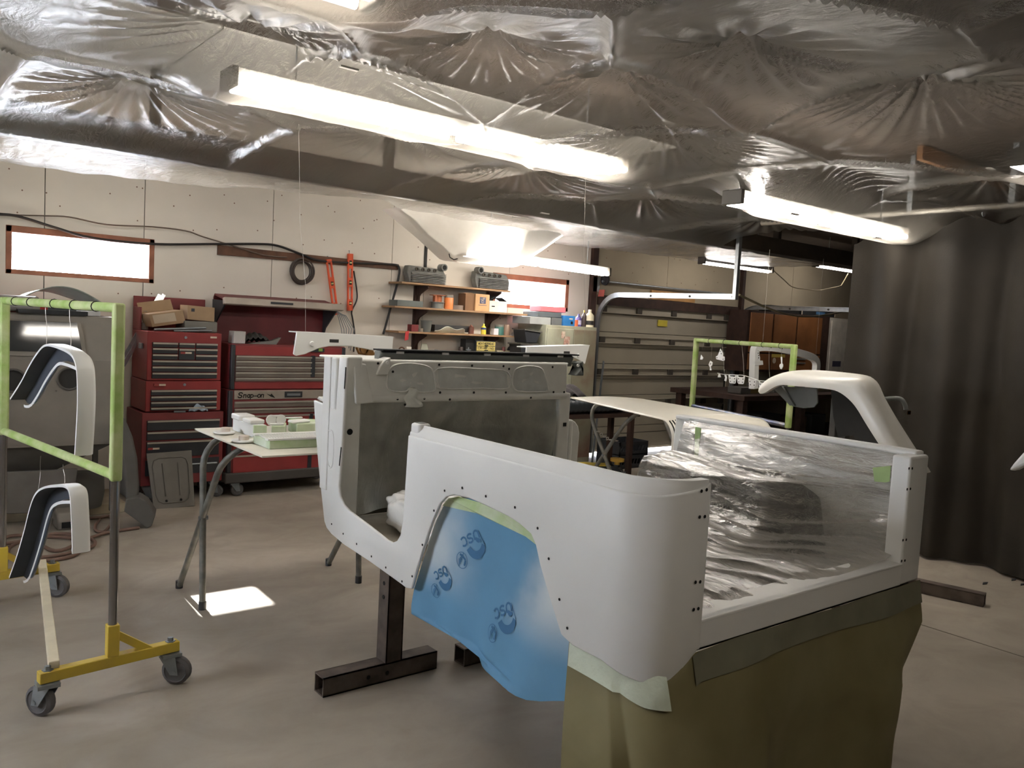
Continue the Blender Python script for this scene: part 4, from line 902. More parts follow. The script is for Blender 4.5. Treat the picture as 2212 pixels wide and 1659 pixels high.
# leaning embossed panel
lp = [pp(*p, pz(375, 1097), V(-.12, -1, .28)) for p in ((316, 980), (414, 973), (421, 1093), (332, 1102))]
lpn = thing('leaning_panel', 'grey pressed steel panel leaning against the tool cabinet', 'panel', (lp[3]+lp[2])/2)
nv = V(.035, .3, .0).normalized()*.012; MB().prism(lp, nv).build('sheet', mat('panel_grey', (108, 104, 96), .6, var=.08), lpn, bevel=.004)
cc = sum(lp, Vector())/4; ring = [cc+(p-cc)*.80 for p in lp]
def rnd(q, f=.18):
    o = []
    for i in range(4):
        a, b, c = q[i-1], q[i], q[(i+1) % 4]; o += [b+(a-b)*f, b+(a-b)*f*.3+(c-b)*f*.3, b+(c-b)*f]
    return o
MB().tube(rnd(ring), .006, 6, True).build('pressed_bead', MATS['panel_grey'], lpn, smooth=60)
for f in (.28, .72):
    a = ring[0]+(ring[1]-ring[0])*f; b = ring[3]+(ring[2]-ring[3])*f; MB().tube([a+(b-a)*.12, a+(b-a)*.85], .007, 6).build('pressed_rib', MATS['panel_grey'], lpn, smooth=60)
    MB().cyl(a+(b-a)*.95-nv*.6, a+(b-a)*.95+nv, .009, n=8).build('rivet', M_hole, lpn)
# coiled hose on the floor
q = [pz(*p, .012) for p in ((300, 1140), (240, 1150), (190, 1166), (120, 1190), (60, 1160), (10, 1165), (5, 1195), (60, 1207), (140, 1200), (200, 1180), (195, 1165), (130, 1155), (60, 1165), (20, 1185), (30, 1208), (110, 1210), (170, 1195), (165, 1168), (100, 1160), (40, 1172), (-20, 1180))]
one(MB().tube(catmull([p+V(0, 0, .004*(i % 3)) for i, p in enumerate(q)], 6), .0115, 8), 'air_hose', mat('brown_hose', (112, 88, 76), .6), 'brown air hose coiled loosely on the floor by the rack', 'hose', smooth=60)
q = [pz(*p, .012) for p in ((180, 1120), (215, 1118), (237, 1115), (240, 1130), (225, 1148), (208, 1146), (206, 1135), (215, 1122))]
one(MB().tube(catmull(q, 6), .010, 8), 'air_hose', MATS['brown_hose'], 'short brown hose loop running under the blasting cabinet', 'hose', smooth=60)
# moulding strips leaning behind the red chest
for k in range(2):
    a, b = py(258+8*k, 790, 7.02), py(345+9*k, 636, 7.10)
    one(MB().rod(a, b, .03, .012, up=(0, 1, 0)), 'trim_strip', mat('bright_trim', (176, 178, 182), .2, .9), ('outer', 'inner')[k]+' bright metal trim strip leaning behind the red tool chest', 'trim strip', 'metal trim strips leaning on the wall')
# ================================================================ tool chests
M_red = mat('chest_red', (138, 50, 49), .4, var=.12, scale=5)
M_redd = mat('chest_red_dull', (118, 46, 46), .5, var=.15, scale=5)
M_blk = mat('drawer_black', (44, 46, 50), .45, var=.12, scale=6)
M_alu = mat('drawer_pull', (178, 172, 160), .4, .5, var=.1)
M_badge = mat('badge_red', (150, 60, 56), .5); M_badgew = mat('badge_cream', (206, 190, 170), .5)
YC = 6.72; cx0, cx1 = py(318, 760, YC).x, py(478, 760, YC).x
def zc(y, xx=400): return py(xx, y, YC).z
def chest(name, label, x0, x1, z0, z1, y0, rows, split=None, badge=None, depth=.44, lid=False, red=M_red):
    t = thing(name, label, 'tool chest', ((x0+x1)/2, y0+depth/2, z0), None)
    MB().box((x0, y0, z0), (x1, y0+depth, z1)).build('body', red, t, bevel=.005)
    for (a, b, r0, r1, tall) in rows:
        d = MB().box((x0+(x1-x0)*a+.004, y0-.014, r0+.003), (x0+(x1-x0)*b-.004, y0-.0005, r1-.003)).build('drawer', M_blk, t, bevel=.002)
        MB().box((x0+(x1-x0)*a+.006, y0-.024, r1-.017), (x0+(x1-x0)*b-.006, y0-.014, r1-.004)).build('drawer_pull', M_alu, d)
    if badge:
        for (fx, bz) in badge:
            x = x0+(x1-x0)*fx; MB().box((x, y0-.017, bz-.009), (x+.035, y0-.0125 if False else y0+.0, bz+.009)).build('badge', M_badge, t); MB().box((x+.036, y0-.017, bz-.007), (x+.085, y0, bz+.007)).build('badge', M_badgew, t)
    return t
# upper chest rows
z715, z741, z753, z767, z780, z792, z805, z820 = [zc(v) for v in (718, 740, 752, 765, 778, 791, 804, 820)]
L, R_ = .055, .945
rows = [(L, .40, z753, z741, 0), (.40, .63, z753, z741, 0), (.63, R_, z753, z741, 0), (L, .40, z767, z753, 0), (.40, .63, z780, z753-.002, 0), (.63, R_, z767, z753, 0), (L, .40, z780, z767, 0), (.63, R_, z780, z767, 0),
        (L, R_, z792, z780, 0), (L, R_, z805, z792, 0), (L, R_, zc(818), z805, 0)]
tc1 = chest('tool_chest', 'red top tool chest with open lid full of cardboard boxes', cx0, cx1, zc(822), z715, YC, rows, badge=((.43, zc(762)),))
lid = MB().box((cx0, YC+.42, z715), (cx1, YC+.435, zc(655)+.04)); lid.box((cx0, YC+.22, z715), (cx0+.012, YC+.42, zc(668))); lid.build('open_lid', M_redd, tc1, bevel=.003)
MB().box((cx0-.014, YC+.12, zc(757)), (cx0, YC+.2, zc(745))).build('side_handle', M_castm, tc1, bevel=.003)
MB().lathe(((cx0+cx1)/2, YC-.008, (z715+z741)/2), [(.011, 0), (.011, .008)], 10, (0, 1, 0)).build('lock', M_castm, tc1)
MB().box((cx0+(cx1-cx0)*.84, YC-.003, zc(729)), (cx0+(cx1-cx0)*.93, YC, zc(725))).build('price_sticker', M_badgew, tc1)
rows = [(L, R_, zc(b), zc(a), 0) for a, b in ((841, 854), (854, 866), (866, 878), (878, 886))]
tc2 = chest('tool_chest', 'red middle tool chest with four thin black drawers', cx0-.005, cx1+.005, zc(888), zc(823), YC, rows, badge=((.10, zc(831)),))
MB().lathe(((cx0+cx1)/2, YC-.008, zc(831)), [(.011, 0), (.011, .008)], 10, (0, 1, 0)).build('lock', M_castm, tc2)
rows = [(.05, .95, zc(928), zc(905), 0), (.05, .95, zc(948), zc(929), 0), (.05, .95, zc(985), zc(950), 0)]
tc3 = chest('tool_cabinet', 'red rolling tool cabinet under the two red chests', cx0-.03, cx1+.03, .14, zc(890), YC-.01, rows, badge=((.07, zc(965)),), red=M_redd, depth=.46)
MB().box((cx0+.0, YC-.02, .22), (cx1, YC-.008, zc(990))).build('lower_bay', M_blk, tc3)
MB().cyl((cx0+.05, YC-.03, zc(1002)), (cx1-.02, YC-.03, zc(1002)), .008, n=8).build('bay_rail', M_castm, tc3)
for x in (cx0+.03, cx1-.02): caster(tc3, x, YC+.05, .14, -.5, .05)
for x in (cx0+.03, cx1-.02): caster(tc3, x, YC+.38, .14, -.5, .05)
q = py(387, 883, YC+.0); one(MB().cbox((q.x, YC-.0+.0, zc(890)+.008)if 0 else (q.x, YC-.006+.0, zc(890)+.006), (.09, .0, .0)) if 0 else MB().box((q.x-.045, YC-.018, zc(890)), (q.x+.045, YC-.0155, zc(890)+.014)), 'small_tin', M_castm, 'flat little tin on the ledge of the rolling cabinet', 'tin', bevel=.0005)
q = py(428, 886, YC-.016); one(MB().grid(lambda u, v: V(q.x-.075+.15*u, YC-.018-.004*math.sin(9*u+5*v)**2, zc(890)+.012+.05*math.sin(math.pi*u)*v+.008*math.sin(15*u+8*v)), 16, 8), 'blue_rag', mat('pale_blue_rag', (150, 164, 178), .85, bump=.4), 'crumpled pale blue rag on the ledge of the rolling cabinet', 'rag', smooth=180, solid=.003)
# boxes in the open chest
def carton(name, o, u, v2, h, m, label, flap=None, group='boxes and junk in the open red chest'):
    t = thing(name, label, 'box', o, group); o, u, v2, h = Vector(o), Vector(u), Vector(v2), Vector(h)
    MB().obox(o, u, v2, h).build('carton_body', m, t, bevel=.003)
    if flap:
        for (a, b, e) in flap: MB().obox(o+u*a[0]+v2*a[1]+h, u*b[0]+v2*b[1], Vector(e), V(0, 0, .003)).build('flap', m, t)
    return t
M_card = mat('cardboard', (158, 132, 102), .8, var=.12, scale=5); M_cardp = mat('cardboard_pale', (186, 170, 148), .8, var=.08)
zt_ = z715+.0005
c1 = carton('cardboard_box', (cx0+.06, YC+.10, zt_+.028), (.26, .02, .045), (-.02, .18, 0), (-.03, -.01, .10), M_card, 'small open cardboard box tilted in the red chest', flap=(((0, 1), (1, 0), (-.02, .02, .08)),))
MB().obox(V(cx0+.075, YC+.098, zt_+.055), V(.17, .013, .03), V(-.02, -.007, .065), V(0, -.001, 0)).build('printed_label', M_cardp, c1)
c2 = carton('cardboard_box', (cx0+.33, YC+.12, zt_+.10), (.22, .01, -.01), (.0, .2, 0), (0, -.0, .115), M_card, 'larger cardboard box with a dark stamp in the red chest')
MB().box((cx0+.36, YC+.115, zt_+.165), (cx0+.385, YC+.12, zt_+.19)).build('stamp', M_blk, c2)
one(MB().obox((cx0+.30, YC+.08, zt_), (.26, 0, 0), (.0, .24, 0), (0, 0, .09)), 'grey_tray', mat('tray_grey', (110, 108, 100), .6), 'dull grey tray under the larger box in the red chest', 'tray', bevel=.01)
one(MB().cyl((cx0+.06, YC+.05, zt_+.012), (cx0+.46, YC+.06, zt_+.04), .009), 'steel_rod', M_castm, 'long steel bar lying along the lip of the red chest', 'tool', smooth=40)
one(MB().rod((cx0+.2, YC+.03, zt_+.008), (cx0+.5, YC+.035, zt_+.02), .02, .012), 'wrench', M_castm, 'flat wrench lying at the front of the open red chest', 'tool', bevel=.003)
for k in range(4): one(MB().cbox((cx0+.042, YC+.26+.02*k, zt_+.03+.05*k), (.05, .05, .05-.004*k)), 'paper_scrap', M_cardp if k % 2 else M_cab, ('lowest', 'second', 'third', 'topmost')[k]+' little carton of the pile in the chest corner', 'box', 'boxes and junk in the open red chest', bevel=.003)
# ---- wide chest with slanted lid
YS = 6.70; sx0, sx1 = py(500, 760, YS).x, py(747, 700, YS).x
def zq(y, xx=560): return py(xx, y, YS).z
wc = thing('wide_tool_chest', 'wide red top chest with a silver-edged lid propped open', 'tool chest', ((sx0+sx1)/2, YS+.24, zq(838)))
MB().box((sx0, YS, zq(841)), (sx1, YS+.48, zq(744))).build('body', M_redd, wc, bevel=.005)
for x in (sx0-.004, sx1-.03): MB().box((x, YS-.012, zq(841)), (x+.034, YS+.03, zq(746))).build('corner_strip', M_blk, wc, bevel=.006)
MB().box((sx0+.03, YS-.008, zq(768)), (sx1-.03, YS+.0, zq(748))).build('top_rail', M_red, wc, bevel=.003)
rr = [768, 779, 791, 803, 815]
vx = sx0+(sx1-sx0)*.70
for a, b in zip(rr, rr[1:]):
    for x0_, x1_ in ((sx0+.035, vx-.016), (vx+.016, sx1-.035)):
        d = MB().box((x0_, YS-.012, zq(b)+.002), (x1_, YS, zq(a)-.002)).build('drawer', mat('drawer_grey', (128, 118, 108), .4, .3), wc, bevel=.002)
        MB().box((x0_, YS-.026, zq(a)-.016), (x1_, YS-.012, zq(a)-.004)).build('drawer_pull', M_alu, d)
d = MB().box((sx0+.035, YS-.012, zq(824)+.002), (sx1-.035, YS, zq(815)-.002)).build('drawer', MATS['drawer_grey'], wc, bevel=.002); MB().box((sx0+.035, YS-.026, zq(815)-.016), (sx1-.035, YS-.012, zq(815)-.004)).build('drawer_pull', M_alu, d)
MB().box((vx-.018, YS-.02, zq(814)), (vx+.018, YS, zq(766))).build('divider', M_blk, wc, bevel=.004)
MB().box((sx0+.03, YS-.008, zq(840)), (sx1-.03, YS, zq(826))).build('bottom_rail', M_red, wc, bevel=.003)
# open lid: back standing, top plate leaning forward
la, lb = py(484, 645, YS+.06), py(748, 664, YS+.06)
lzt = (la.z+lb.z)/2
lm = MB().prism([V(sx0, YS+.47, zq(744)), V(sx0, YS+.47, lzt+.02), V(sx0, YS+.44, lzt+.05), V(sx0, YS+.14, lzt+.0), V(sx0, YS+.145, lzt-.012), V(sx0, YS+.44, lzt+.035), V(sx0, YS+.455, lzt+.015), V(sx0, YS+.455, zq(744))], (sx1-sx0, 0, 0)); lm.build('open_lid', mat('lid_inside_red', (104, 34, 36), .5, var=.15), wc)
MB().obox(V(sx0-.03, YS+.10, lzt-.035), V(sx1-sx0+.06, 0, 0), V(0, .014, .058), V(0, .05, -.01)).build('lid_edge', mat('lid_silver', (176, 166, 154), .35, .4), wc, bevel=.006)
MB().box((sx0+.36, YS+.098, lzt-.014), (sx0+.56, YS+.104, lzt+.004)).build('lid_handle', M_blk, wc, bevel=.002)
for x in (sx0-.006, sx1-.006): MB().prism([V(x, YS+.47, zq(744)), V(x, YS+.47, lzt), V(x, YS+.14, lzt-.01), V(x, YS+.40, zq(705))], (.012, 0, 0)).build('lid_cheek', M_blk, wc)
# contents of the wide chest
zw = zq(744)+.001
for k, (x, w_, h, c, lab) in enumerate(((.03, .10, .10, (176, 172, 168), 'white printed carton'), (.60, .14, .035, (70, 66, 62), 'dark rubber mat'), (.78, .10, .06, (120, 104, 84), 'brown paper bundle'))):
    junk(MB().obox((sx0+x, YS+.05, zw), (w_, .01*k, 0), (0, .12, .0), (.005, 0, h)), ('printed_carton', 'rubber_mat', 'paper_bundle')[k], c, lab+' inside the open wide red chest', ('box', 'mat', 'bundle')[k], 'things in the open wide chest', bevel=.004)
junk(MB().grid(lambda u, v: V(sx0+.13+.28*u, YS+.135+.2*v, zw+.012+.075*math.sin(math.pi*u)*math.sin(math.pi*(.15+.85*v))+.008*math.sin(u*40)), 40, 10), 'work_gloves', (58, 56, 54), 'heap of grey work gloves in the open wide red chest', 'gloves', 'things in the open wide chest', rough=.8, smooth=180, solid=.004)
junk(MB().prism([V(sx0+.16, YS+.05, zw), V(sx0+.40, YS+.05, zw), V(sx0+.44, YS+.05, zw+.06), V(sx0+.36, YS+.05, zw+.03)], (0, .06, 0)), 'grey_bracket', (110, 108, 102), 'grey folded bracket in the open wide red chest', 'bracket', 'things in the open wide chest')
# cables hanging at the right of the lid
cb = MB()
for k in range(6):
    x = sx1+.03+.016*k; cb.tube([(x, YS+.3, lzt-.02-.01*k), (x+.03, YS+.28, lzt-.08), (x+.06+.01*k, YS+.26, lzt-.2), (x+.075, YS+.25, lzt-.30-.02*k)], .004, 5)
cbt = thing('cable_bundle', 'bundle of thin grey cables hanging at the side of the wide chest lid', 'cable', (sx1+.08, YS+.28, lzt-.35)); cb.build('cables', M_castm, cbt, smooth=60)
# wide rolling cabinet
wr = thing('wide_tool_cabinet', 'wide red rolling cabinet with a silver name strip and black casters', 'tool chest', ((sx0+sx1)/2, YS+.24, 0))
MB().box((sx0-.01, YS-.0, .20), (sx1+.01, YS+.47, zq(842))).build('body', M_redd, wr, bevel=.005)
np_ = MB().box((sx0+.03, YS-.012, zq(862)), (sx1-.01, YS, zq(843))).build('name_strip', mat('strip_silver', (168, 158, 146), .35, .4), wr, bevel=.003)
letters('S', V(sx0+.06, YS-.0125, zq(858)), (1, 0, 0), (0, 0, 1), .030, .040, .008, (0, -1, 0), slant=.25).build('lettering', M_hole, np_)
letters('nap-on', V(sx0+.105, YS-.0125, zq(858)), (1, 0, 0), (0, 0, 1), .023, .040, .007, (0, -1, 0), gap=.3, slant=.2).build('lettering', M_hole, np_)
MB().add([V(sx0+.30, YS-.0135, zq(850)), V(sx0+.34, YS-.0135, zq(857)), V(sx0+.38, YS-.0135, zq(860)), V(sx0+.345, YS-.0135, zq(850)), V(sx0+.335, YS-.0135, zq(853))], [(0, 1, 4), (1, 2, 3, 4)]).build('wrench_emblem', M_hole, np_)
hd = MB().box((sx0+.46, YS-.02, zq(859)), (sx0+.62, YS-.012, zq(846))).build('lock_plate', M_blk, np_, bevel=.003); MB().box((sx0+.48, YS-.023, zq(855)), (sx0+.60, YS-.02, zq(850))).build('lock_slot', M_castm, np_)
for a, b in ((866, 880), (881, 893)):
    d = MB().box((sx0+.035, YS-.012, zq(b)+.002), (sx1-.035, YS, zq(a)-.002)).build('drawer', MATS['drawer_grey'], wr, bevel=.002); MB().box((sx0+.035, YS-.026, zq(a)-.016), (sx1-.035, YS-.012, zq(a)-.004)).build('drawer_pull', M_alu, d)
for a, b in ((896, 935), (937, 978), (980, 1022)):
    for x0_, x1_ in ((sx0+.035, vx-.016), (vx+.016, sx1-.035)):
        d = MB().box((x0_, YS-.012, zq(b)+.002), (x1_, YS, zq(a)-.002)).build('drawer', M_red, wr, bevel=.003); MB().box((x0_, YS-.024, zq(a)-.016), (x1_, YS-.012, zq(a)-.004)).build('drawer_pull', M_alu, d)
MB().box((vx-.018, YS-.016, zq(1022)), (vx+.018, YS, zq(896))).build('divider', M_blk, wr, bevel=.003)
for x in (sx0-.014, sx1-.02): MB().box((x, YS-.012, .20), (x+.034, YS+.03, zq(843))).build('corner_strip', M_blk, wr, bevel=.006)
MB().box((sx0-.03, YS-.03, .115), (sx1+.03, YS+.47, .20)).build('bumper_base', mat('bumper_dark', (66, 62, 58), .6), wr, bevel=.01)
for x in (sx0+.06, sx1-.06):
    for y in (YS+.03, YS+.42): caster(wr, x, y, .115, .1, .052)
# ---- trestle with painted parts
def trestle(name, label, AF, AR, BF, BR, x0, x1, h, m, group, rfoot=True):
    t = thing(name, label, 'trestle', ((x0+x1)/2, (AF+BF)/2, 0), group)
    for fy, ry, hh in ((AF, AR, h), (BF, BR, h-.003)):
        R = .16; p = [V(x0, fy, .012)]
        sl = (ry-fy)/(h-.012)
        zk = h-R; p += [V(x0, fy+sl*(zk-.012), zk)]
        for a in range(1, 7):
            an = math.radians(15*a); z = zk+R*math.sin(an); p.append(V(x0+R*(1-math.cos(an)), fy+sl*(z-.012), z))
        p2 = [V(x1-(q.x-x0), q.y, q.z) for q in p][::-1]
        MB().tube(p+p2, .0165, 10).build('bent_tube', m, t, smooth=50)
        for q in (p[0], p2[-1]): MB().cyl(q-V(0, 0, .012), q+V(0, 0, .03), .0195, n=10).build('rubber_foot', M_blk, t, smooth=40)
        for x in (x0+.20, x1-.20): MB().cyl((x-.09, ry, hh), (x+.09, ry, hh), .0205, n=10).build('foam_sleeve', mat('foam_grey', (104, 98, 90), .9), t, smooth=40)
    f_ = (AF-BF)/((AF-BF)-(AR-BR)) if (AF-BF) != (AR-BR) else .5
    yc_, zc_ = AF+(AR-AF)*f_, h*f_
    for x in (x0-.02, x1+.0): MB().cyl((x, yc_, zc_), (x+.045, yc_, zc_), .012, n=8).build('pivot_bolt', M_castm, t)
    for x in (x0, x1):
        for k in range(5): pass
    return t
M_tres = mat('trestle_grey', (96, 98, 94), .55, .2, col2=(132, 130, 122), scale=14)
trestle('folding_trestle', 'grey bent-tube folding trestle carrying the board of painted parts', 4.60, 3.92, 4.21, 4.27, 1.405, 2.30, .895, M_tres, 'folding tube trestles')
zb_ = .925
bp_ = [pz(428, 925, zb_), pz(566, 985, zb_)]
bl = [V(bp_[0].x, bp_[0].y, zb_), V(bp_[1].x, bp_[1].y, zb_)]
by0, by1 = bl[1].y, bl[0].y
one(MB().box((bl[1].x, by0, zb_-.009), (2.45, by1, zb_)), 'paint_board', mat('white_sprayed_board', (218, 214, 200), .6, var=.06), 'white sprayed board lying on the folding trestle', 'board', bevel=.002)
MG = mat('green_tape_block', (160, 182, 130), .75, col2=(206, 212, 198), scale=6)
def onb(a, b): return pz(a, b, zb_)
def block(name, base, h, label, m=MG):     # base: 4 ground pixels front-left, front-right, back-right, back-left
    q = [onb(*p) for p in base]; return one(MB().prism([p+V(0, 0, .0005) for p in q], (0, 0, h)), name, m, label, 'block', 'green taped blocks with painted parts', bevel=.004)
def ondepth(a, b, ref): return py(a, b, ref.y)
# long block (foam box taped green) with bracket on top
fr, fl_ = onb(546, 945), onb(502, 929)
h1 = py(546, 918, fr.y).z-zb_
fr2 = onb(575, 945); dv = (fl_-fr)
bk1 = thing('taped_block', 'long white-sprayed block with green taped end on the board', 'block', fr, 'green taped blocks with painted parts')
MB().obox(fr+V(0, 0, .0005), fr2-fr, dv, V(0, 0, h1)).build('core', M_white, bk1, bevel=.003)
MB().obox(fr+V(.001, -.002, .001)-(dv.normalized()*.004), fr2-fr, dv.normalized()*.02, V(0, 0, h1*.97)).build('taped_end', MG, bk1, bevel=.003)
tp = fr+V(0, 0, h1+.001)
def plate(name, o, u, v2, h, label): return one(MB().obox(o, u, v2, h), name, M_white, label, 'bracket', 'painted parts on the board', bevel=.006)
plate('painted_bracket', tp+dv*.05+V(-.01, 0, 0), V(.075, .0, 0), dv*.38, V(0, 0, .022), 'flat white bracket on the near end of the long block')
plate('painted_bracket', tp+dv*.55+V(-.015, 0, 0), V(.085, .0, 0), dv*.4, V(0, 0, .028), 'thick white bracket on the far end of the long block')
# square block with handle-like bracket
q0, q1 = onb(586, 945), onb(616, 944); h2 = py(586, 921, q0.y).z-zb_
block('taped_block', ((586, 945), (616, 944), (618, 936), (588, 937)), h2, 'small square green taped block in the middle of the board')
zt2 = zb_+h2+.001
hb_ = thing('eared_bracket', 'white two-eared bracket standing on the small square block', 'bracket', (q0+q1)/2+V(0, .02, h2), 'painted parts on the board')
wv = (q1-q0)
for f in (.08, .78): MB().lathe(q0+wv*(f+.07)+V(0, .03, h2+.028), [(.026, 0), (.026, .008)], 14, (0, 1, 0)).build('ear', M_white, hb_, smooth=40)
MB().obox(q0+wv*.0+V(0, .015, h2+.001), wv*1.0, V(0, .035, 0), V(0, 0, .010)).build('foot_plate', M_white, hb_, bevel=.002)
MB().obox(q0+wv*.1+V(0, .03, h2+.040), wv*.75, V(0, .01, 0), V(0, 0, .012)).build('grip_bar', M_white, hb_, bevel=.003)
# low dark plate behind and right block
q0, q1 = onb(640, 944), onb(676, 940); h3 = py(645, 916, q0.y).z-zb_
block('taped_block', ((640, 944), (680, 942), (684, 932), (622, 930)), h3, 'wide green taped block near the tub on the board')
plate('oval_plate', q0+V(-.02, 0, h3+.001), (q1-q0)*1.05, V(.0, .07, 0), V(0, 0, .012), 'white oval lid on the wide taped block')
plate('white_bar', onb(625, 935)+V(0, .06, h3+.0), V(.10, -.0, 0), V(0, .02, 0), V(0, 0, .008), 'thin white blade resting behind the wide taped block')
# louvre grille on a green block
g0, g1, g2 = onb(582, 971), onb(690, 966), onb(573, 956)
hg = py(582, 953, g0.y).z-zb_
gr = thing('louvre_grille', 'white slotted cowl grille on a long green taped block', 'grille', (g0+g1)/2, 'painted parts on the board')
du, dv2 = (g1-g0)*1.35, V(0, (g2-g0).y*1.0, 0)
MB().obox(g0+V(0, 0, .0005), du, dv2, V(0, 0, hg)).build('taped_block', MG, gr, bevel=.003)
MB().obox(g0+V(-.008, .0, hg+.001), du*1.02, V(0, dv2.y*.18, 0), V(0, 0, .008)).build('grille_rail', M_white, gr)
MB().obox(g0+V(-.008, dv2.y*.8, hg+.001), du*1.02, V(0, dv2.y*.2, 0), V(0, 0, .008)).build('grille_rail', M_white, gr)
for k in range(26): MB().obox(g0+du*(k/26)+V(0, dv2.y*.16, hg+.002), du*(.5/26), V(.012, dv2.y*.66, 0), V(0, 0, .006)).build('slat', M_white, gr)
for k, (a, b) in enumerate(((484, 938), (524, 956))):
    q = onb(a, b); ds = thing('painted_disc', ('white disc with a small hub near the board corner', 'white disc with a small hub beside the long block')[k], 'knob', q, 'painted parts on the board')
    MB().lathe(q+V(0, 0, .006), [(.0, 0), (.05, .0), (.053, .004), (.05, .008), (.0, .009)], 24).build('disc', M_white, ds, smooth=30)
    MB().lathe(q+V(.006, 0, .014), [(.024, 0), (.024, .018), (.02, .02), (.0, .02)], 18).build('hub', mat('hub_pale', (200, 188, 176), .5), ds, smooth=30)
    MB().cyl(q+V(.01, 0, 0), q+V(.01, 0, .008), .01, n=8).build('pin', M_white, ds)
# ================================================================ BACK WALL: board, cables, levels, shelves, locker
def bpx(x0, y0, x1, y1, Y, d):
    a, b, c, e = py(x0, (y0+y1)/2, Y), py(x1, (y0+y1)/2, Y), py((x0+x1)/2, y0, Y), py((x0+x1)/2, y1, Y)
    return (a.x, Y, e.z), (b.x, Y+d, c.z)
def boxpx(name, q, Y, d, col, label, cat, group=None, zb=None, rough=.6, bevel=.003, m=None):
    a, b = bpx(*q, Y, d); a = list(a)
    if zb is not None: h = b[2]-a[2]; a[2] = zb; b = (b[0], b[1], zb+h)
    return one(MB().box(a, b), name, m or mat('m_'+name+str(len(MATS)), col, rough, var=.1), label, cat, group, bevel=bevel)
def bottle(name, q, Y, prof, col, label, cat, zb, group, cap=None, band=None, rough=.4, yo=.0):
    a, b = bpx(*q, Y, .01); r = (b[0]-a[0])/2; h = b[2]-a[2]; c = V((a[0]+b[0])/2, Y+r+.005+yo, zb)
    t = thing(name, label, cat, c, group)
    MB().lathe(c, [(r*p, h*z) for p, z in prof], 18).build('body', mat('m_'+name+str(len(MATS)), col, rough, var=.06), t, smooth=35)
    if cap: MB().lathe(c+V(0, 0, h*cap[0]), [(r*cap[1], 0), (r*cap[1], h*(1-cap[0])), (0, h*(1-cap[0])+.0005)], 14).build('cap', mat('m_cap'+str(len(MATS)), cap[2], .5), t, smooth=35)
    if band: MB().lathe(c+V(0, 0, h*band[0]), [(r*1.012, 0), (r*1.012, h*(band[1]-band[0]))], 18).build('paper_label', mat('m_band'+str(len(MATS)), band[2], .6), t, smooth=35)
    return t
CAN = [(1, 0), (1, .95), (.9, 1), (0, 1)]; BOT = [(1, 0), (1, .6), (.95, .68), (.4, .82), (.36, .98), (0, .98)]; DOME = [(1, 0), (1, .78), (.8, .95), (.3, 1), (0, 1)]
YW = W-.016
bd = [py(*p, YW-.02) for p in ((471, 529), (862, 571), (860, 583), (470, 550))]
one(MB().prism(bd, (0, .02, 0)), 'wall_board', M_brown, 'long brown board screwed across the painted wall', 'board', bevel=.002)
M_cable = mat('black_cable', (44, 42, 42), .6); M_cable2 = mat('grey_brown_cable', (104, 90, 80), .6)
def wallcable(pts, r, m, label, name='wall_cable', off=.035):
    return one(MB().tube(catmull([py(a, b, YW-off) for a, b in pts], 5), r, 6), name, m, label, 'cable', smooth=60)
wallcable([(-40, 462), (20, 464), (60, 473), (120, 492), (200, 514), (330, 527), (470, 527), (560, 527), (600, 531), (650, 549), (690, 563), (760, 568), (845, 571), (862, 578), (860, 605), (845, 660), (828, 722)], .011, M_cable, 'thick black cable sagging across the window and along the wall board')
wallcable([(-40, 456), (30, 464), (90, 466), (150, 469), (230, 485), (330, 490), (402, 499), (440, 512), (520, 536), (570, 551), (620, 556)], .006, M_cable2, 'thin brown cable running above the window to the wall board')
wallcable([(764, 585), (771, 630), (770, 650), (760, 672), (762, 690), (766, 720), (764, 760)], .007, M_cable, 'thin black cord hanging behind the orange level', off=.02)
co = thing('cable_coil', 'round coil of dark wire hanging from the wall board', 'coil', py(652, 616, YW-.06))
cc_ = py(653, 585, YW-.05)
for k in range(14):
    R_c = .088+.0052*(k % 6)+random.uniform(-.002, .002); MB().torus(cc_+V(random.uniform(-.006, .006), -.004*k+.03, -.004*(k % 5)), R_c, .005, (random.uniform(-.08, .08), 1, random.uniform(-.08, .08)), 28, 5).build('wire_turn', mat('coil_wire', (74, 64, 58), .6), co, smooth=60)
M_orange = mat('level_orange', (226, 92, 52), .5, var=.08)
def level(a, b, wpx, label, vials, slots):
    p, q = py(*a, YW-.045), py(*b, YW-.045); t = thing('spirit_level', label, 'level', q, 'orange spirit levels on the wall'); d = q-p; u = V(d.z, 0, -d.x).normalized()*-1; w_ = wpx*.0042
    L = d.length; dn = d.normalized()
    cut = sorted([(s[0], s[1]) for s in slots+vials])
    pos = 0
    for s in cut+[(1, 1)]:
        if s[0] > pos: MB().obox(p+dn*L*pos-u*w_/2, dn*L*(s[0]-pos), u*w_, V(0, .022, 0)).build('web', M_orange, t)
        pos = s[1]
    for sgn in (-1, 1): MB().obox(p+u*(w_/2*sgn-.006), dn*L, u*.012, V(0, .026, 0)-V(0, .0, 0)).build('flange', M_orange, t, bevel=.002)
    for s in vials:
        m_ = p+dn*L*(s[0]+s[1])/2; MB().cbox(m_+V(0, .012, 0), (w_*.8, .012, L*(s[1]-s[0])*1.0)).build('vial_block', M_hole, t, bevel=.002); MB().cyl(m_-u*w_*.28+V(0, .002, 0), m_+u*w_*.28+V(0, .002, 0), .009, n=10).build('vial', mat('vial_pale', (214, 206, 150), .2), t, smooth=40)
    MB().tube([p+V(0, .03, .0), p+V(0, .03, .03), p+V(0, .045, .03)], .003, 5).build('nail_hook', M_castm, t)
    return t
level((711, 560), (727, 680), 9.5, 'orange spirit level hanging tilted on the wall', [(.40, .47)], [(.06, .32), (.52, .78)])
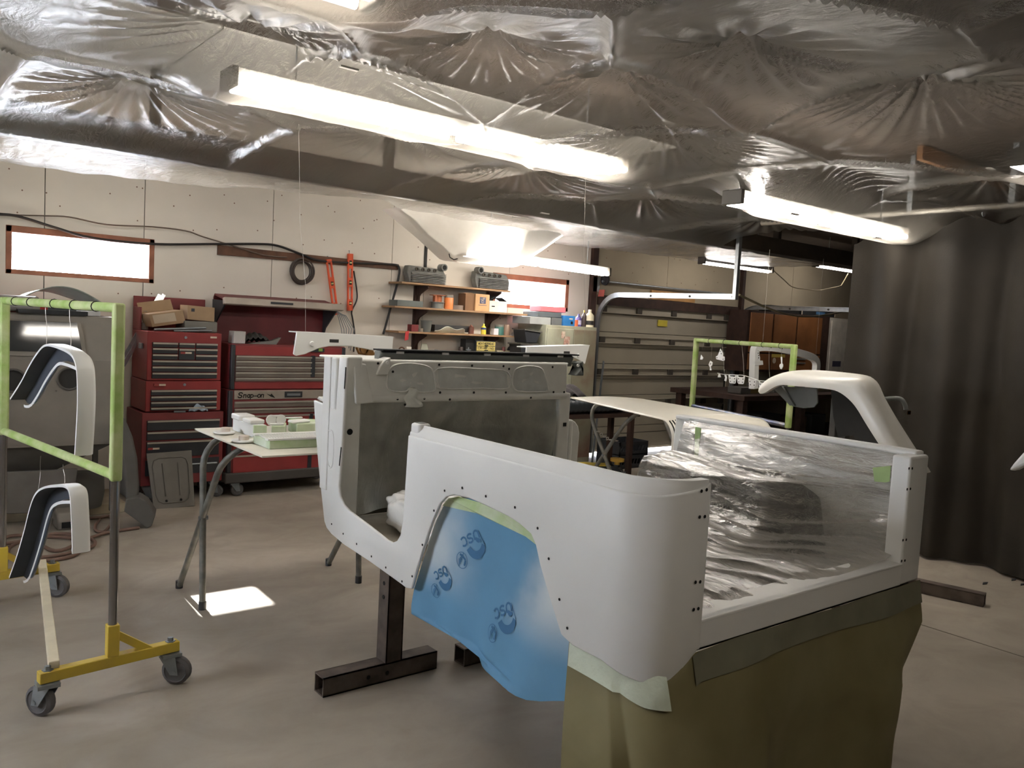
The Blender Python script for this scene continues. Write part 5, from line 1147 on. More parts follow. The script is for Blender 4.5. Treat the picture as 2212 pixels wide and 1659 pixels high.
level((758, 548), (757, 671), 9.5, 'orange spirit level hanging straight on the wall', [(.12, .20), (.47, .54), (.84, .90)], [(.26, .42), (.58, .80)])
# ---- shelves
YSH = 6.93; SHZ = []
sh_ = thing('wall_shelving', 'four-tier wall shelving on dark slotted uprights between cable and locker', 'shelf', (5.1, 7.05, .95))
for k, (l, r) in enumerate((((868, 608), (1103, 628)), ((853, 660), (1140, 679)), ((861, 715), (1120, 726)), ((850, 764), (1130, 772)))):
    a, b = py(*l, YSH), py(*r, YSH); z = (a.z+b.z)/2; SHZ.append(z)
    MB().box((a.x, YSH, z-.018), (b.x, W-.016, z)).build('shelf_board', mat('shelf_wood', (150, 118, 86), .7, var=.18, scale=5), sh_, bevel=.002)
for q in (904, 1060):
    x = py(q, 660, YSH+.2).x
    for dx in (-.02, .02): MB().box((x+dx-.012, W-.04, .95), (x+dx+.012, W-.016, 2.02)).build('upright', M_dkbrown, sh_)
    for z in SHZ: MB().prism([V(x-.008, W-.04, z-.02), V(x-.008, YSH+.03, z-.02), V(x-.008, YSH+.03, z-.04), V(x-.008, W-.10, z-.10), V(x-.008, W-.04, z-.17)], (.016, 0, 0)).build('bracket', M_dkbrown, sh_)
z1, z2, z3, z4 = [z+.0008 for z in SHZ]
# finned cylinder heads
M_alloy = mat('old_alloy', (112, 112, 108), .6, .3, var=.22, scale=14)
def head(q, label, flip):
    a, b = bpx(*q, 7.0, .1); h = b[2]-a[2]; x0_, x1_ = a[0], b[0]; t = thing('cylinder_head', label, 'engine part', ((x0_+x1_)/2, 7.05, z1), 'finned cylinder heads on the top shelf')
    MB().prism([V(x0_+.02, 7.0, z1), V(x1_-.015, 7.0, z1), V(x1_, 7.01, z1+h*.45), V(x1_-.02, 7.05, z1+h*.8), V(x0_+.03, 7.05, z1+h*.86), V(x0_, 7.02, z1+h*.5)], (0, .09, 0)).build('casting', M_alloy, t, bevel=.012)
    for k in range(7): MB().box((x0_+.03, 6.978, z1+.010+k*h*.075), (x1_-.022, 7.0, z1+.010+k*h*.075+.006)).build('fin', M_alloy, t)
    for k in range(4): MB().lathe((x0_+.09+k*.07, 7.0, z1+h*.68), [(.018, 0), (.018, .012), (.010, .012), (.010, .001)], 12, (0, -1, 0)).build('plug_well', M_doord, t, smooth=40)
    xe = x0_+.045 if flip else x1_-.045
    MB().lathe((xe, 6.985, z1+h*.88), [(.036, 0), (.036, .08), (0, .08)], 18, (0, 1, 0)).build('outlet', M_alloy, t, smooth=40); MB().lathe((xe, 6.984, z1+h*.88), [(.024, 0), (.024, .002)], 16, (0, 1, 0)).build('outlet_bore', M_hole, t)
head((882, 572, 966, 616), 'finned cylinder head with open round outlet above the wire spool', False)
head((1029, 583, 1103, 627), 'dusty cylinder head standing in front of the small window', True)
g2 = 'things on the second shelf'
boxpx('grey_case', (858, 651, 914, 664), YSH+.03, .16, (92, 98, 96), 'flat grey-green case at the end of the second shelf', 'case', g2, z2)
sp = thing('wire_spool', 'double spool of copper and grey wire on the second shelf', 'spool', V(py(951, 660, 7.0).x, 7.06, z2), g2); sc0 = V(py(951, 660, 7.0).x, 7.06, z2)
MB().lathe(sc0, [(.075, 0), (.075, .006), (.06, .006), (.06, .06), (.078, .06), (.078, .066), (0, .066)], 22).build('grey_wire', mat('grey_wire', (116, 118, 114), .5, .3), sp, smooth=30)
MB().lathe(sc0+V(0, 0, .067), [(.046, 0), (.046, .062), (.082, .062), (.082, .068), (0, .068)], 22).build('copper_wire', mat('copper_wire', (176, 104, 70), .35, .7), sp, smooth=30)
bottle('orange_canister', (967, 638, 984, 669), YSH+.05, DOME, (214, 122, 62), 'orange canister with a grey domed lid on the second shelf', 'canister', z2, g2, cap=(.80, .98, (120, 114, 106)), band=None)
bottle('grinding_disc', (983, 661, 1007, 671), YSH+.02, CAN, (116, 102, 92), 'low grey-brown round tin on the second shelf', 'tin', z2, g2)
a, b = bpx(1003, 634, 1056, 673, YSH+.03, .15); xm = py(1026, 650, YSH+.03).x
cbx = thing('logo_carton', 'open brown carton with a dark square logo on the second shelf', 'box', ((a[0]+b[0])/2, YSH+.1, z2), g2); hh = b[2]-a[2]
MB().box((xm, YSH+.02, z2), (b[0], YSH+.17, z2+hh*.95)).build('carton_body', mat('carton_tan', (188, 148, 106), .75), cbx, bevel=.003)
MB().box((a[0]+.02, YSH+.04, z2), (xm-.001, YSH+.17, z2+hh*.92)).build('dark_side', mat('carton_dark', (120, 86, 58), .75), cbx)
lg = MB().box((xm+.055, YSH+.0175, z2+hh*.42), (xm+.13, YSH+.02, z2+hh*.78)).build('printed_logo', mat('logo_blue', (66, 72, 100), .6), cbx)
letters('UP', V(xm+.066, YSH+.0175, z2+hh*.62), (1, 0, 0), (0, 0, 1), .022, .022, .005, (0, -1, 0)).build('lettering', M_badgew, lg); letters('C', V(xm+.075, YSH+.0175, z2+hh*.47), (1, 0, 0), (0, 0, 1), .030, .020, .005, (0, -1, 0)).build('lettering', M_badgew, lg)
MB().box((xm+.04, YSH+.0185, z2+hh*.32), (xm+.145, YSH+.02, z2+hh*.345)).build('printed_line', mat('logo_blue', (66, 72, 100)), cbx)
MB().obox((a[0]+.0, YSH+.04, z2+hh*.93), (xm-a[0]-.02, 0, .005), (0, .12, 0), (0, 0, .004)).build('flap', MATS['carton_tan'], cbx)
a, b = bpx(1057, 652, 1095, 676, YSH+.03, .15)
wb = thing('white_carton', 'white carton with raised black flaps on the second shelf', 'box', ((a[0]+b[0])/2, YSH+.1, z2), g2); h = b[2]-a[2]
MB().box((a[0], YSH+.03, z2), (b[0], YSH+.17, z2+h)).build('carton_body', mat('carton_white', (214, 210, 200), .7), wb, bevel=.003)
MB().obox((a[0], YSH+.03, z2+h), (.0, .14, .0), (.10, 0, .05), (0, 0, .003)).build('flap', M_blk, wb); MB().obox((b[0], YSH+.03, z2+h), (.0, .14, .0), (-.07, 0, .035), (0, 0, .003)).build('flap', M_blk, wb)
MB().box((a[0]+.03, YSH+.028, z2+h*.45), (a[0]+.07, YSH+.031, z2+h*.55)).build('hand_slot', M_hole, wb)
g3 = 'things on the third shelf'
boxpx('red_tin', (889, 701, 904, 716), YSH+.04, .08, (112, 38, 40), 'small dark red tin box on the third shelf', 'tin', g3, z3)
bottle('round_tin', (905, 709, 918, 717), YSH+.03, CAN, (110, 100, 88), 'low round tin beside the red box', 'tin', z3, g3)
bottle('grey_bucket', (917, 693, 938, 718), YSH+.02, [(.82, 0), (1, .94), (1.06, .95), (1.06, 1), (.96, 1), (.9, .5), (0, .45)], (96, 98, 94), 'grey plastic bucket on the third shelf', 'bucket', z3, g3)
boxpx('black_long_case', (939, 699, 1017, 713), YSH+.10, .09, (46, 46, 46), 'long black case lying at the back of the third shelf', 'case', g3, z3+.012)
one(MB().grid(lambda u, v: py(938+66*u, 720-12*(1-v)*(.4+.6*math.sin(math.pi*u)**.5)+3*math.sin(u*11)*(1-v), YSH+.0+.06*v)+V(0, 0, 0), 24, 8), 'crumpled_bag', mat('pale_green_bag', (206, 210, 190), .4, col2=(226, 226, 218), scale=12, bump=.4), 'crumpled pale plastic bag spilling over the third shelf edge', 'bag', g3, smooth=180, solid=.004)
bottle('oil_can', (1017, 702, 1027, 722), YSH+.03, [(1, 0), (1, .72), (.5, .85), (.2, 1), (0, 1)], (110, 70, 58), 'brown oil can with a spout on the third shelf', 'can', z3, g3)
bottle('glue_bottle', (1044, 699, 1053, 722), YSH+.03, BOT, (226, 206, 70), 'yellow glue bottle with a blue band on the third shelf', 'bottle', z3, g3, band=(.45, .64, (70, 86, 130)), cap=(.82, .38, (232, 220, 120)))
boxpx('purple_white_box', (1067, 709, 1077, 723), YSH+.03, .05, (214, 208, 214), 'small white and purple box on the third shelf', 'box', g3, z3)
bottle('green_jar', (1077, 701, 1093, 724), YSH+.03, DOME, (58, 104, 96), 'dark green jar with a grey lid on the third shelf', 'jar', z3, g3, cap=(.78, 1.0, (120, 116, 108)))
bottle('brown_jar', (1093, 700, 1106, 724), YSH+.03, DOME, (136, 112, 96), 'brown domed jar on the third shelf', 'jar', z3, g3)
one(MB().tube([py(1106, 722, YSH+.04), py(1116, 722, YSH+.03), py(1127, 719, YSH+.02)], .02, 12, r2=.045), 'paper_cone', mat('grey_paper', (176, 172, 168), .6, bump=.4), 'crumpled grey paper cone at the end of the third shelf', 'paper', g3, smooth=60)
one(MB().prism([py(*p, YSH-.012) for p in ((876, 717), (884, 714), (882, 734), (874, 736))], (0, .004, 0)), 'red_tag', mat('red_tag', (190, 56, 58), .6), 'red paper tag hanging off the third shelf edge', 'tag')
g4 = 'things on the lowest shelf'
one(MB().torus((py(868, 752, YSH+.06).x, YSH+.06, z4+.036), .028, .008, (.3, 1, 0), 18, 6), 'tape_ring', M_brown, 'roll of brown tape on the lowest shelf', 'tape', g4, smooth=50)
boxpx('white_card', (879, 746, 889, 762), YSH+.05, .012, (220, 214, 204), 'upright white card on the lowest shelf', 'card', g4, z4)
one(MB().prism([V(py(908, 740, YSH+.08).x, YSH+.08, z4), V(py(930, 740, YSH+.08).x, YSH+.08, z4), V(py(924, 740, YSH+.08).x, YSH+.10, z4+.11), V(py(914, 740, YSH+.08).x, YSH+.10, z4+.10)], (0, .012, 0)), 'green_sheet', mat('m_gsheet', (150, 152, 136), .7), 'grey-green bent sheet leaning on the lowest shelf', 'sheet', g4)
for k, (x, w_, h) in enumerate(((934, .06, .03), (945, .09, .05), (958, .07, .03), (968, .05, .025))): one(MB().lathe((py(x, 755, YSH+.06).x, YSH+.08, z4), [(w_/2, 0), (w_/2*.8, h*.6), (w_*.2, h), (0, h)], 9), 'metal_scrap', M_castm if k % 2 else M_alloy, ('rough metal lump beside the green sheet', 'taller metal lump on the lowest shelf', 'low metal fitting beside the lumps', 'smallest metal fitting on the lowest shelf')[k], 'scrap', g4, smooth=40)
bottle('dark_can', (995, 744, 1003, 762), YSH+.04, CAN, (70, 60, 58), 'small dark can beside the black box', 'can', z4, g4)
boxpx('black_box', (1006, 729, 1025, 764), YSH+.07, .10, (34, 34, 34), 'black box on the lowest shelf left of the yellow drawers', 'box', g4, z4)
one(MB().lathe((py(1014, 752, YSH+.03).x, YSH+.045, z4), [(.025, 0), (.025, .02), (.012, .03), (.012, .05), (.028, .055), (.028, .062), (.006, .066), (.006, .085), (0, .085)], 14), 'brass_valve', M_castm, 'little grey valve before the black box', 'valve', g4, smooth=35)
a, b = bpx(1028, 732, 1069, 764, YSH+.03, .14); h = b[2]-a[2]
yc_ = thing('parts_cabinet', 'yellow three-drawer parts cabinet with lettered fronts on the lowest shelf', 'drawers', ((a[0]+b[0])/2, YSH+.1, z4), g4)
MB().box((a[0], YSH+.03, z4), (b[0], YSH+.16, z4+h)).build('case', M_blk, yc_, bevel=.002)
M_ylw = mat('drawer_yellow', (206, 188, 112), .55)
for k, tx in enumerate(('EQUIPMENT', 'CRIMPING', 'WEATHERHEAD')):
    zz = z4+.006+k*(h-.01)/3; dd = MB().box((a[0]+.005, YSH+.018, zz+.002), (b[0]-.005, YSH+.03, zz+(h-.01)/3-.003)).build('drawer', M_ylw, yc_, bevel=.002)
    n_ = len(tx); wl = (b[0]-a[0]-.04)/(n_*1.35); letters(tx, V(a[0]+.02, YSH+.0175, zz+.016), (1, 0, 0), (0, 0, 1), wl, .022, .004, (0, -1, 0)).build('lettering', M_blk, dd)
    MB().box(((a[0]+b[0])/2-.02, YSH+.008, zz+.002), ((a[0]+b[0])/2+.02, YSH+.018, zz+.010)).build('drawer_lip', M_blk, dd)
boxpx('beige_tray', (1074, 752, 1116, 764), YSH+.04, .1, (176, 164, 138), 'low beige tray on the lowest shelf', 'tray', g4, z4)
one(MB().lathe((py(1108, 752, YSH+.1).x, YSH+.10, z4+.06), [(.0, 0), (.055, 0), (.055, .03), (0, .03)], 20, (0, 1, 0)), 'round_plate', M_blk, 'dark round wheel standing behind the beige tray', 'wheel', g4, smooth=35)
bottle('red_cap_can', (1088, 744, 1094, 754), YSH+.03, CAN, (90, 44, 44), 'tiny dark red can standing at the beige tray', 'can', z4+.052, g4)
# black bins before the locker
for k, q in enumerate(((1133, 718, 1168, 741), (1124, 745, 1160, 775))):
    a, b = bpx(*q, 6.72, .2); zz = b[2]; t = thing('black_bin', ('tilted black bin on top beside the green locker', 'lower black bin beside the green locker')[k], 'bin', ((a[0]+b[0])/2, 6.8, a[2]), 'black bins by the locker')
    MB().prism([V(a[0]+.03, 6.72, a[2]), V(b[0]-.05, 6.72, a[2]), V(b[0], 6.72, b[2]-.02*k), V(a[0], 6.72, b[2]+.02-.02*k)], (0, .2, 0)).build('bin_body', M_blk, t, bevel=.006)
    MB().obox(V(a[0]-.01, 6.71, b[2]+.02-.02*k), V(b[0]-a[0]+.02, 0, -.02*(1-k)), V(0, .22, 0), V(0, 0, .012)).build('bin_rim', M_cabd, t)
z_ = bpx(1124, 745, 1160, 775, 6.72, .2)[0][2]
lt = thing('small_table', 'plain dark table under the black bins beside the locker', 'table', (5.55, 6.9, 0)); MB().box((5.36, 6.60, z_-.03), (5.76, 6.92, z_-.001)).build('table_top', M_dkbrown, lt, bevel=.003)
for x in (5.38, 5.71):
    for y in (6.62, 6.87): MB().box((x, y, 0), (x+.03, y+.03, z_-.03)).build('leg', M_dkbrown, lt)
# ---- locker
YL = 6.70; lx0, lx1 = py(1180, 702, YL).x, py(1289, 712, YL).x; lz = (py(1180, 699, YL).z+py(1290, 710, YL).z)/2
M_lock = mat('locker_green', (166, 166, 146), .55, col2=(128, 122, 104), scale=3.5, lo=.45, hi=.75)
lk = thing('metal_locker', 'worn pale green two-door metal locker with torn stickers', 'locker', ((lx0+lx1)/2, YL+.24, 0))
MB().box((lx0, YL, .04), (lx1, W-.02, lz)).build('body', M_lock, lk, bevel=.004)
xm = py(1237, 740, YL).x
for x0_, x1_ in ((lx0+.012, xm-.003), (xm+.003, lx1-.012)): MB().box((x0_, YL-.014, .10), (x1_, YL-.0005, lz-.035)).build('door', M_lock if x0_ < xm-.1 else mat('locker_rust', (134, 128, 108), .6, col2=(112, 62, 50), scale=2.2, lo=.5, hi=.72), lk, bevel=.003)
MB().box((xm-.05, YL-.026, py(1210, 743, YL).z-.01), (xm-.10, YL-.014, py(1210, 743, YL).z+.01)).build('latch', M_castm, lk)
M_stk = mat('torn_sticker', (172, 126, 112), .7, col2=(206, 190, 172), scale=25)
for q in ((1213, 716, 1221, 731), (1218, 727, 1231, 745)): a, b = bpx(*q, YL-.0165, .002); MB().box(a, b).build('torn_sticker', M_stk, lk)
a, b = bpx(1251, 788, 1258, 801, YL-.0165, .002); tg_ = MB().box(a, b).build('white_tag', M_badgew, lk); MB().box((a[0]+.012, a[1]-.0006, a[2]+.02), (b[0]-.012, a[1], b[2]-.02)).build('tag_print', M_hole, tg_)
gl_ = 'things on top of the locker'; lz_ = lz+.0008
YT = YL+.05
def topbox(name, q, d, col, label, cat, zb, dy=.0, **k): return boxpx(name, q, YT+dy, d, col, label, cat, gl_, zb, **k)
zb1 = lz_
t = topbox('tool_case', (1145, 683, 1190, 699), .3, (150, 152, 150), 'grey plastic tool case at the bottom of the locker pile', 'case', zb1)
ca = bpx(1145, 683, 1190, 699, YT, .3); hA = ca[1][2]-ca[0][2]
topbox('dark_case', (1192, 684, 1214, 700), .3, (96, 98, 98), 'dark grey case beside the grey tool case', 'case', zb1)
cb2 = bpx(1163, 671, 1228, 683, YT, .26)
topbox('flat_case', (1163, 672, 1213, 683), .26, (84, 90, 94), 'flat dark drill case lying across the two cases', 'case', lz_+hA+.003)
hB = bpx(1163, 672, 1222, 683, YT, .26)[1][2]-bpx(1163, 672, 1222, 683, YT, .26)[0][2]
topbox('pink_box', (1170, 659, 1223, 671), .2, (206, 104, 110), 'pink foam box on top of the locker pile', 'box', lz_+hA+hB+.006, dy=.03, bevel=.008)
a, b = bpx(1217, 680, 1242, 702, YT-.02, .12); bb_ = thing('blue_carton', 'bright blue filter carton on the locker edge', 'box', ((a[0]+b[0])/2, YT, lz_), gl_); h = b[2]-a[2]
MB().box((a[0], YT-.02, lz_), (b[0], YT+.12, lz_+h)).build('carton_body', mat('carton_blue', (48, 116, 178), .5), bb_, bevel=.003)
MB().cbox((b[0]-.045, YT-.0215, lz_+.035), (.03, .002, .03)).build('printed_mark', M_hole, bb_); MB().cbox((b[0]-.06, YT-.0215, lz_+h*.7), (.05, .002, .014)).build('printed_mark', M_badgew, bb_)
bottle('orange_tin', (1243, 689, 1252, 703), YT, CAN, (214, 110, 70), 'small orange can beside the blue carton', 'can', lz_, gl_, cap=(.86, .8, (226, 220, 210)))
bottle('violet_jug', (1250, 676, 1260, 703), YT+.02, [(1, 0), (1, .55), (.9, .72), (.35, .86), (.3, 1), (0, 1)], (92, 82, 140), 'violet oil jug on the locker', 'bottle', lz_, gl_, band=(.15, .5, (196, 190, 216)))
bottle('brown_bottle', (1262, 668, 1270, 704), YT+.0, BOT, (58, 44, 42), 'tall dark bottle with a yellow cap on the locker', 'bottle', lz_, gl_, cap=(.86, .42, (214, 186, 92)))
bottle('polish_bottle', (1274, 667, 1288, 705), YT-.02, BOT, (218, 208, 180), 'cream polish bottle with orange and black label on the locker corner', 'bottle', lz_, gl_, band=(.12, .36, (40, 36, 34)), cap=(.82, .4, (226, 216, 194)))
a, b = py(1304, 780, 6.95), py(1287, 862, 6.62)
one(MB().rod(a, V(b.x-.02, 6.6, .02), .03, .006, up=(0, 1, 0)), 'angle_strip', M_castm, 'pale metal strip leaning against the overhead door', 'strip')
# hanging pieces above the tub: long white brackets on wires
def hangbracket(outl, Y, label, wires, slot, knob):
    q = [py(*p, Y) for p in outl]; t = thing('fender_bracket', label, 'bracket', q[0], 'white brackets hanging on wires')
    MB().prism(q, (0, .012, 0)).build('web', M_white, t, bevel=.004)
    top = [p for p in q[:4]]
    MB().obox(q[0]+V(0, 0, -.004), q[1]-q[0], V(0, .10, 0), V(0, 0, .006)).build('top_flange', M_white, t)
    a, b = bpx(*slot, Y-.001, .003); MB().box(a, b).build('slot', M_inside, t, bevel=.001)
    k = py(*knob, Y-.006); MB().lathe(k, [(.012, 0), (.014, .006)], 12, (0, 1, 0)).build('hole_boss', M_white, t)
    for (x, y, x2, y2) in wires:
        p = py(x, y, Y+.02); MB().tube([p, p+V(-.01, 0, .25), p+V(-.05, .0, .55), V(p.x-.10, p.y, CEIL)], .0009, 4).build('hanging_wire', M_wire, t)
    return t
hangbracket([(641, 717), (850, 728), (848, 760), (820, 760), (760, 748), (712, 748), (690, 752), (660, 765), (640, 769), (634, 765)], 4.0, 'long white bracket with a slot hanging before the wide red chest', ((660, 718, 0, 0),), (712, 733, 732, 740), (675, 743))
hangbracket([(1138, 750), (1274, 746), (1264, 787), (1250, 778), (1235, 770), (1215, 769), (1135, 771)], 4.0, 'white bracket hanging on a wire before the green locker', ((1262, 747, 0, 0),), (1218, 759, 1231, 765), (1251, 768))
# gas regulator with brass gauges behind the cowl
q = py(790, 768, 6.1); rg = thing('gas_regulator', 'brass twin-gauge regulator on a dark gas bottle behind the tub', 'regulator', (q.x, 6.1, 0))
MB().lathe((q.x, 6.1, 0), [(.10, 0), (.10, q.z-.20), (.06, q.z-.09), (.03, q.z-.06), (.03, q.z-.02), (0, q.z-.02)], 20).build('gas_bottle', M_cabd, rg, smooth=40)
M_brass = mat('brass', (150, 112, 66), .35, .8)
for a, b in ((788, 754), (799, 762)): p = py(a, b, 6.05); MB().lathe(p, [(.0, 0), (.036, 0), (.036, .03), (0, .03)], 18, (0, 1, 0)).build('gauge', M_brass, rg, smooth=40)
MB().tube([py(770, 750, 6.08), py(775, 762, 6.08), py(800, 766, 6.08), py(815, 762, 6.08)], .012, 8).build('valve_body', M_brass, rg, smooth=50)
# drill lying at the chest top
q = py(690, 748, YS-.02); dl = thing('green_drill_charger', 'small dark gadget with a green light panel on the wide chest', 'gadget', (q.x, YS-.04, zq(755)))
MB().cbox((q.x-.02, YS-.03, zq(753)), (.12, .03, .035)).build('gadget_body', M_blk, dl, bevel=.006); MB().cbox((q.x, YS-.046, zq(752)), (.035, .004, .025)).build('green_panel', mat('green_panel', (120, 150, 70), .4), dl)
# ================================================================ RIGHT SIDE: hood, second rack, fender, bench, cabinets
trestle('folding_trestle', 'grey bent-tube folding trestle carrying the white hood', 4.52, 5.08, 5.20, 4.55, 4.88, 5.78, .90, M_tres, 'folding tube trestles')
ht = [q for q in bpy.data.objects if q.name.startswith('folding_trestle')][-1]
ch = MB(); p0, p1 = py(1292, 932, 4.75), py(1332, 952, 4.85)
for k in range(7):
    c = p0+(p1-p0)*(k/6)+V(0, 0, -.02*math.sin(math.pi*k/6)); ch.torus(c, .013, .0035, (0, 1, .3) if k % 2 else (.2, .3, 1), 10, 5)
ch.build('safety_chain', mat('pale_chain', (186, 184, 178), .4, .5), bpy.data.objects['folding_trestle.001'] if 'folding_trestle.001' in bpy.data.objects else ht)
HP = [V(4.62, 5.02, .955), V(5.25, 4.80, .96), V(5.08, 3.50, .955), V(4.22, 3.66, .955)]
def hood(u, v):
    a = HP[0]+(HP[1]-HP[0])*u; b = HP[3]+(HP[2]-HP[3])*u; vv = min(v, .72)/.72
    p = a+(b-a)*vv; dirv = (b-a).normalized()
    p.z += .035*math.sin(math.pi*u)*(.4+.6*vv)+.012
    if v > .72:
        t = (v-.72)/.28; an = min(1, t/.55)*math.radians(82); R = .13
        p = p+dirv*R*math.sin(an)+V(0, 0, -R*(1-math.cos(an)))
        if t > .55: p += V(0, 0, -(t-.55)/.45*.13)+dirv*.01*(t-.55)
    return p
hd_ = thing('vehicle_hood', 'smooth white hood with louvred rounded nose lying on a trestle', 'car hood', (4.8, 4.4, .95))
MB().grid(hood, 28, 44).build('hood_skin', mat('hood_white', (226, 222, 210), .3, var=.02, spec=.5), hd_, smooth=60, solid=.006)
for k in range(7):
    u = .03+.028*k; MB().tube([hood(u, .76+.028*j)+V(-.003, -.004, .0035) for j in range(6)], .0045, 5).build('louvre', M_hole, hd_)
# black cushion, rag, bench
bn = thing('low_bench', 'plain dark bench behind the hood carrying a black cushion', 'bench', (5.7, 6.0, 0)); MB().box((5.2, 5.85, .66), (6.4, 6.25, .70)).build('bench_top', M_dkbrown, bn, bevel=.004)
for x in (5.24, 6.3):
    for y in (5.88, 6.17): MB().box((x, y, 0), (x+.05, y+.05, .66)).build('leg', M_dkbrown, bn)
def cush(u, v):
    a = u*2*math.pi; sx_, sz_ = .60, .065; x = 5.76+sx_*(2*v-1); e = (1-abs(2*v-1)**8)**.5
    return V(x, 6.03+.17*math.copysign(abs(math.cos(a))**.5, math.cos(a))*e, .774+(sz_+.004*math.sin(v*120))*math.copysign(abs(math.sin(a))**.6, math.sin(a))*e)
one(MB().grid(cush, 28, 120), 'seat_cushion', mat('black_vinyl', (52, 56, 60), .35, var=.1), 'ribbed black vinyl seat cushion under the hood edge', 'cushion', smooth=60)
one(MB().grid(lambda u, v: V(5.35+.42*u, 5.95+.2*v, .838+.13*math.sin(math.pi*u)**.7*math.sin(math.pi*(.1+.8*v))+.02*math.sin(u*17+v*9)*math.sin(math.pi*u)), 26, 12), 'dark_rag', mat('dark_cloth', (74, 70, 72), .9, bump=.4), 'dark crumpled rag heaped on the black cushion', 'rag', smooth=180, solid=.004)
# floor jack and crates
q = V(6.36, 6.02, 0)
jk = thing('floor_jack', 'low black and yellow trolley jack on the floor below the hood', 'jack', q)
u = V(-.86, .5, 0).normalized(); s_ = V(-u.y, u.x, 0)
for k in (-1, 1): MB().prism([q+s_*.10*k+V(0, 0, .04), q+s_*.10*k+u*.55+V(0, 0, .06), q+s_*.10*k+u*.55+V(0, 0, .11), q+s_*.10*k+u*.1+V(0, 0, .13)], s_*.012).build('side_plate', M_blk, jk)
MB().obox(q-s_*.09+u*.15+V(0, 0, .11), u*.32, s_*.18, V(0, 0, .02)).build('yellow_plate', M_yel, jk, bevel=.003)
MB().lathe(q+u*.06+V(0, 0, .13), [(.03, 0), (.03, .03), (.075, .035), (.075, .065), (0, .065)], 18).build('saddle', mat('saddle_yellow', (204, 160, 64), .5), jk, smooth=35)
for k in (-.11, .11):
    for f in (.0, .5): MB().lathe(q+u*f+s_*k+V(0, 0, .04)-s_*.015, [(.0, 0), (.04, 0), (.04, .03), (0, .03)], 16, s_).build('jack_wheel', M_rubber, jk, smooth=35)
MB().cyl(q-s_*.12+V(0, 0, .045), q+s_*.12+V(0, 0, .045), .012, n=8).build('axle', M_castm, jk)
for k in range(2):
    t = thing('black_crate', ('lower', 'upper')[k]+' black plastic crate of the stack behind the jack', 'crate', (6.89, 6.5, .15*k), 'black crates by the overhead door')
    x0_, x1_, y0_, y1_, zz = 6.66, 7.12, 6.36, 6.72, .151*k
    for a, b in (((x0_, y0_, zz), (x1_, y0_+.012, zz+.045)), ((x0_, y0_, zz+.105), (x1_, y0_+.012, zz+.15)), ((x0_, y1_-.012, zz), (x1_, y1_, zz+.15)), ((x0_, y0_, zz), (x0_+.012, y1_, zz+.15)), ((x1_-.012, y0_, zz), (x1_, y1_, zz+.15)), ((x0_, y0_, zz), (x1_, y1_, zz+.01))): MB().box(a, b).build('crate_wall', M_blk, t)
    for j in range(9): MB().obox(V(x0_+.03+.05*j, y0_+.002, zz+.045), V(.014, 0, 0), V(0, .008, 0), V(.02, 0, .06)).build('crate_rib', M_blk, t)
q = [pz(*p, .006) for p in ((1445, 990), (1452, 986), (1480, 988), (1500, 996), (1470, 1000), (1448, 996))]
one(MB().tube(catmull(q, 5, True), .006, 6, True), 'cord_loop', M_cable2, 'loop of brown cord on the floor below the hood', 'cord', smooth=60)
# ---- second rack
R2A, R2B = (6.17, 5.0), (5.69, 3.66)
rack('parts_rack', 'rolling parts rack with small white hinges and a blue lower bar by the curtain', R2A, R2B, 'green taped rolling racks', near_dir=(.95, .3), top=1.49, low=.875, lowm=mat('blue_pipe', (72, 86, 124), .35, .6, col2=(140, 140, 144), scale=9), cross=False)
D2 = (V(*R2B, 0)-V(*R2A, 0)).normalized(); N2 = V(0, 0, 1).cross(D2)
def onr2(a, b, off=0.0): return pp(a, b, V(*R2A, 0)+N2*off, N2)
def r2top(a):
    p = onr2(a, 735); return V(p.x, p.y, 1.47)
def hanger(name, label, outl, top, holes, th=.006):
    q = [onr2(*p) for p in outl]; t = thing(name, label, 'hinge', q[0], 'small white parts hanging on the second rack')
    MB().prism(q, N2*th).build('plate', M_white, t, bevel=.002)
    a = onr2(*top[0]); MB().tube([a]+[onr2(*p) for p in top[1:]], .0013, 4).build('hanging_wire', M_wire, t)
    h = MB()
    for p in holes:
        for s in (-.0008, th+.0002): h.lathe(onr2(*p)+N2*s, [(.006, 0), (.006, .0006)], 8, N2)
    if holes: h.build('screw_holes', M_hole, t)['kind'] = 'stuff'
    return t
hanger('striker_plate', 'narrow white latch piece nearest the left rack post', [(1514, 766), (1519, 773), (1517, 777), (1512, 777)], [(1515, 766), (1517, 753), (1519, 738)], [])
hanger('door_latch', 'white crooked latch with a hook hanging on a wire', [(1534, 779), (1539, 783), (1538, 789), (1535, 792), (1537, 800), (1533, 800), (1533, 793), (1530, 788), (1532, 783)], [(1536, 779), (1537, 765), (1538, 742)], [(1535, 786)])
hanger('white_fitting', 'white triangular hinge plate with two round feet', [(1556, 753), (1562, 763), (1561, 769), (1565, 771), (1565, 778), (1562, 780), (1547, 776), (1546, 770), (1550, 768)], [(1556, 754), (1557, 746), (1560, 738)], [(1556, 759), (1558, 764), (1549, 773), (1562, 776)])
hanger('mirror_hook', 'slim white hook with a shield tip beside the right rack post', [(1686, 771), (1689, 771), (1689, 785), (1691, 787), (1691, 792), (1688, 798), (1685, 797), (1683, 791), (1684, 787), (1687, 785)], [(1688, 771), (1688, 762), (1689, 745)], [])
wl_ = [onr2(*p) for p in ((1550, 806), (1565, 809), (1590, 810), (1606, 811), (1622, 816), (1640, 822), (1664, 824))]
sw = thing('parts_wire', 'bent white rod strung with painted plates hanging from the rack', 'wire', wl_[3], None)
MB().tube(catmull(wl_, 5), .0035, 6).build('white_rod', M_white, sw, smooth=60)
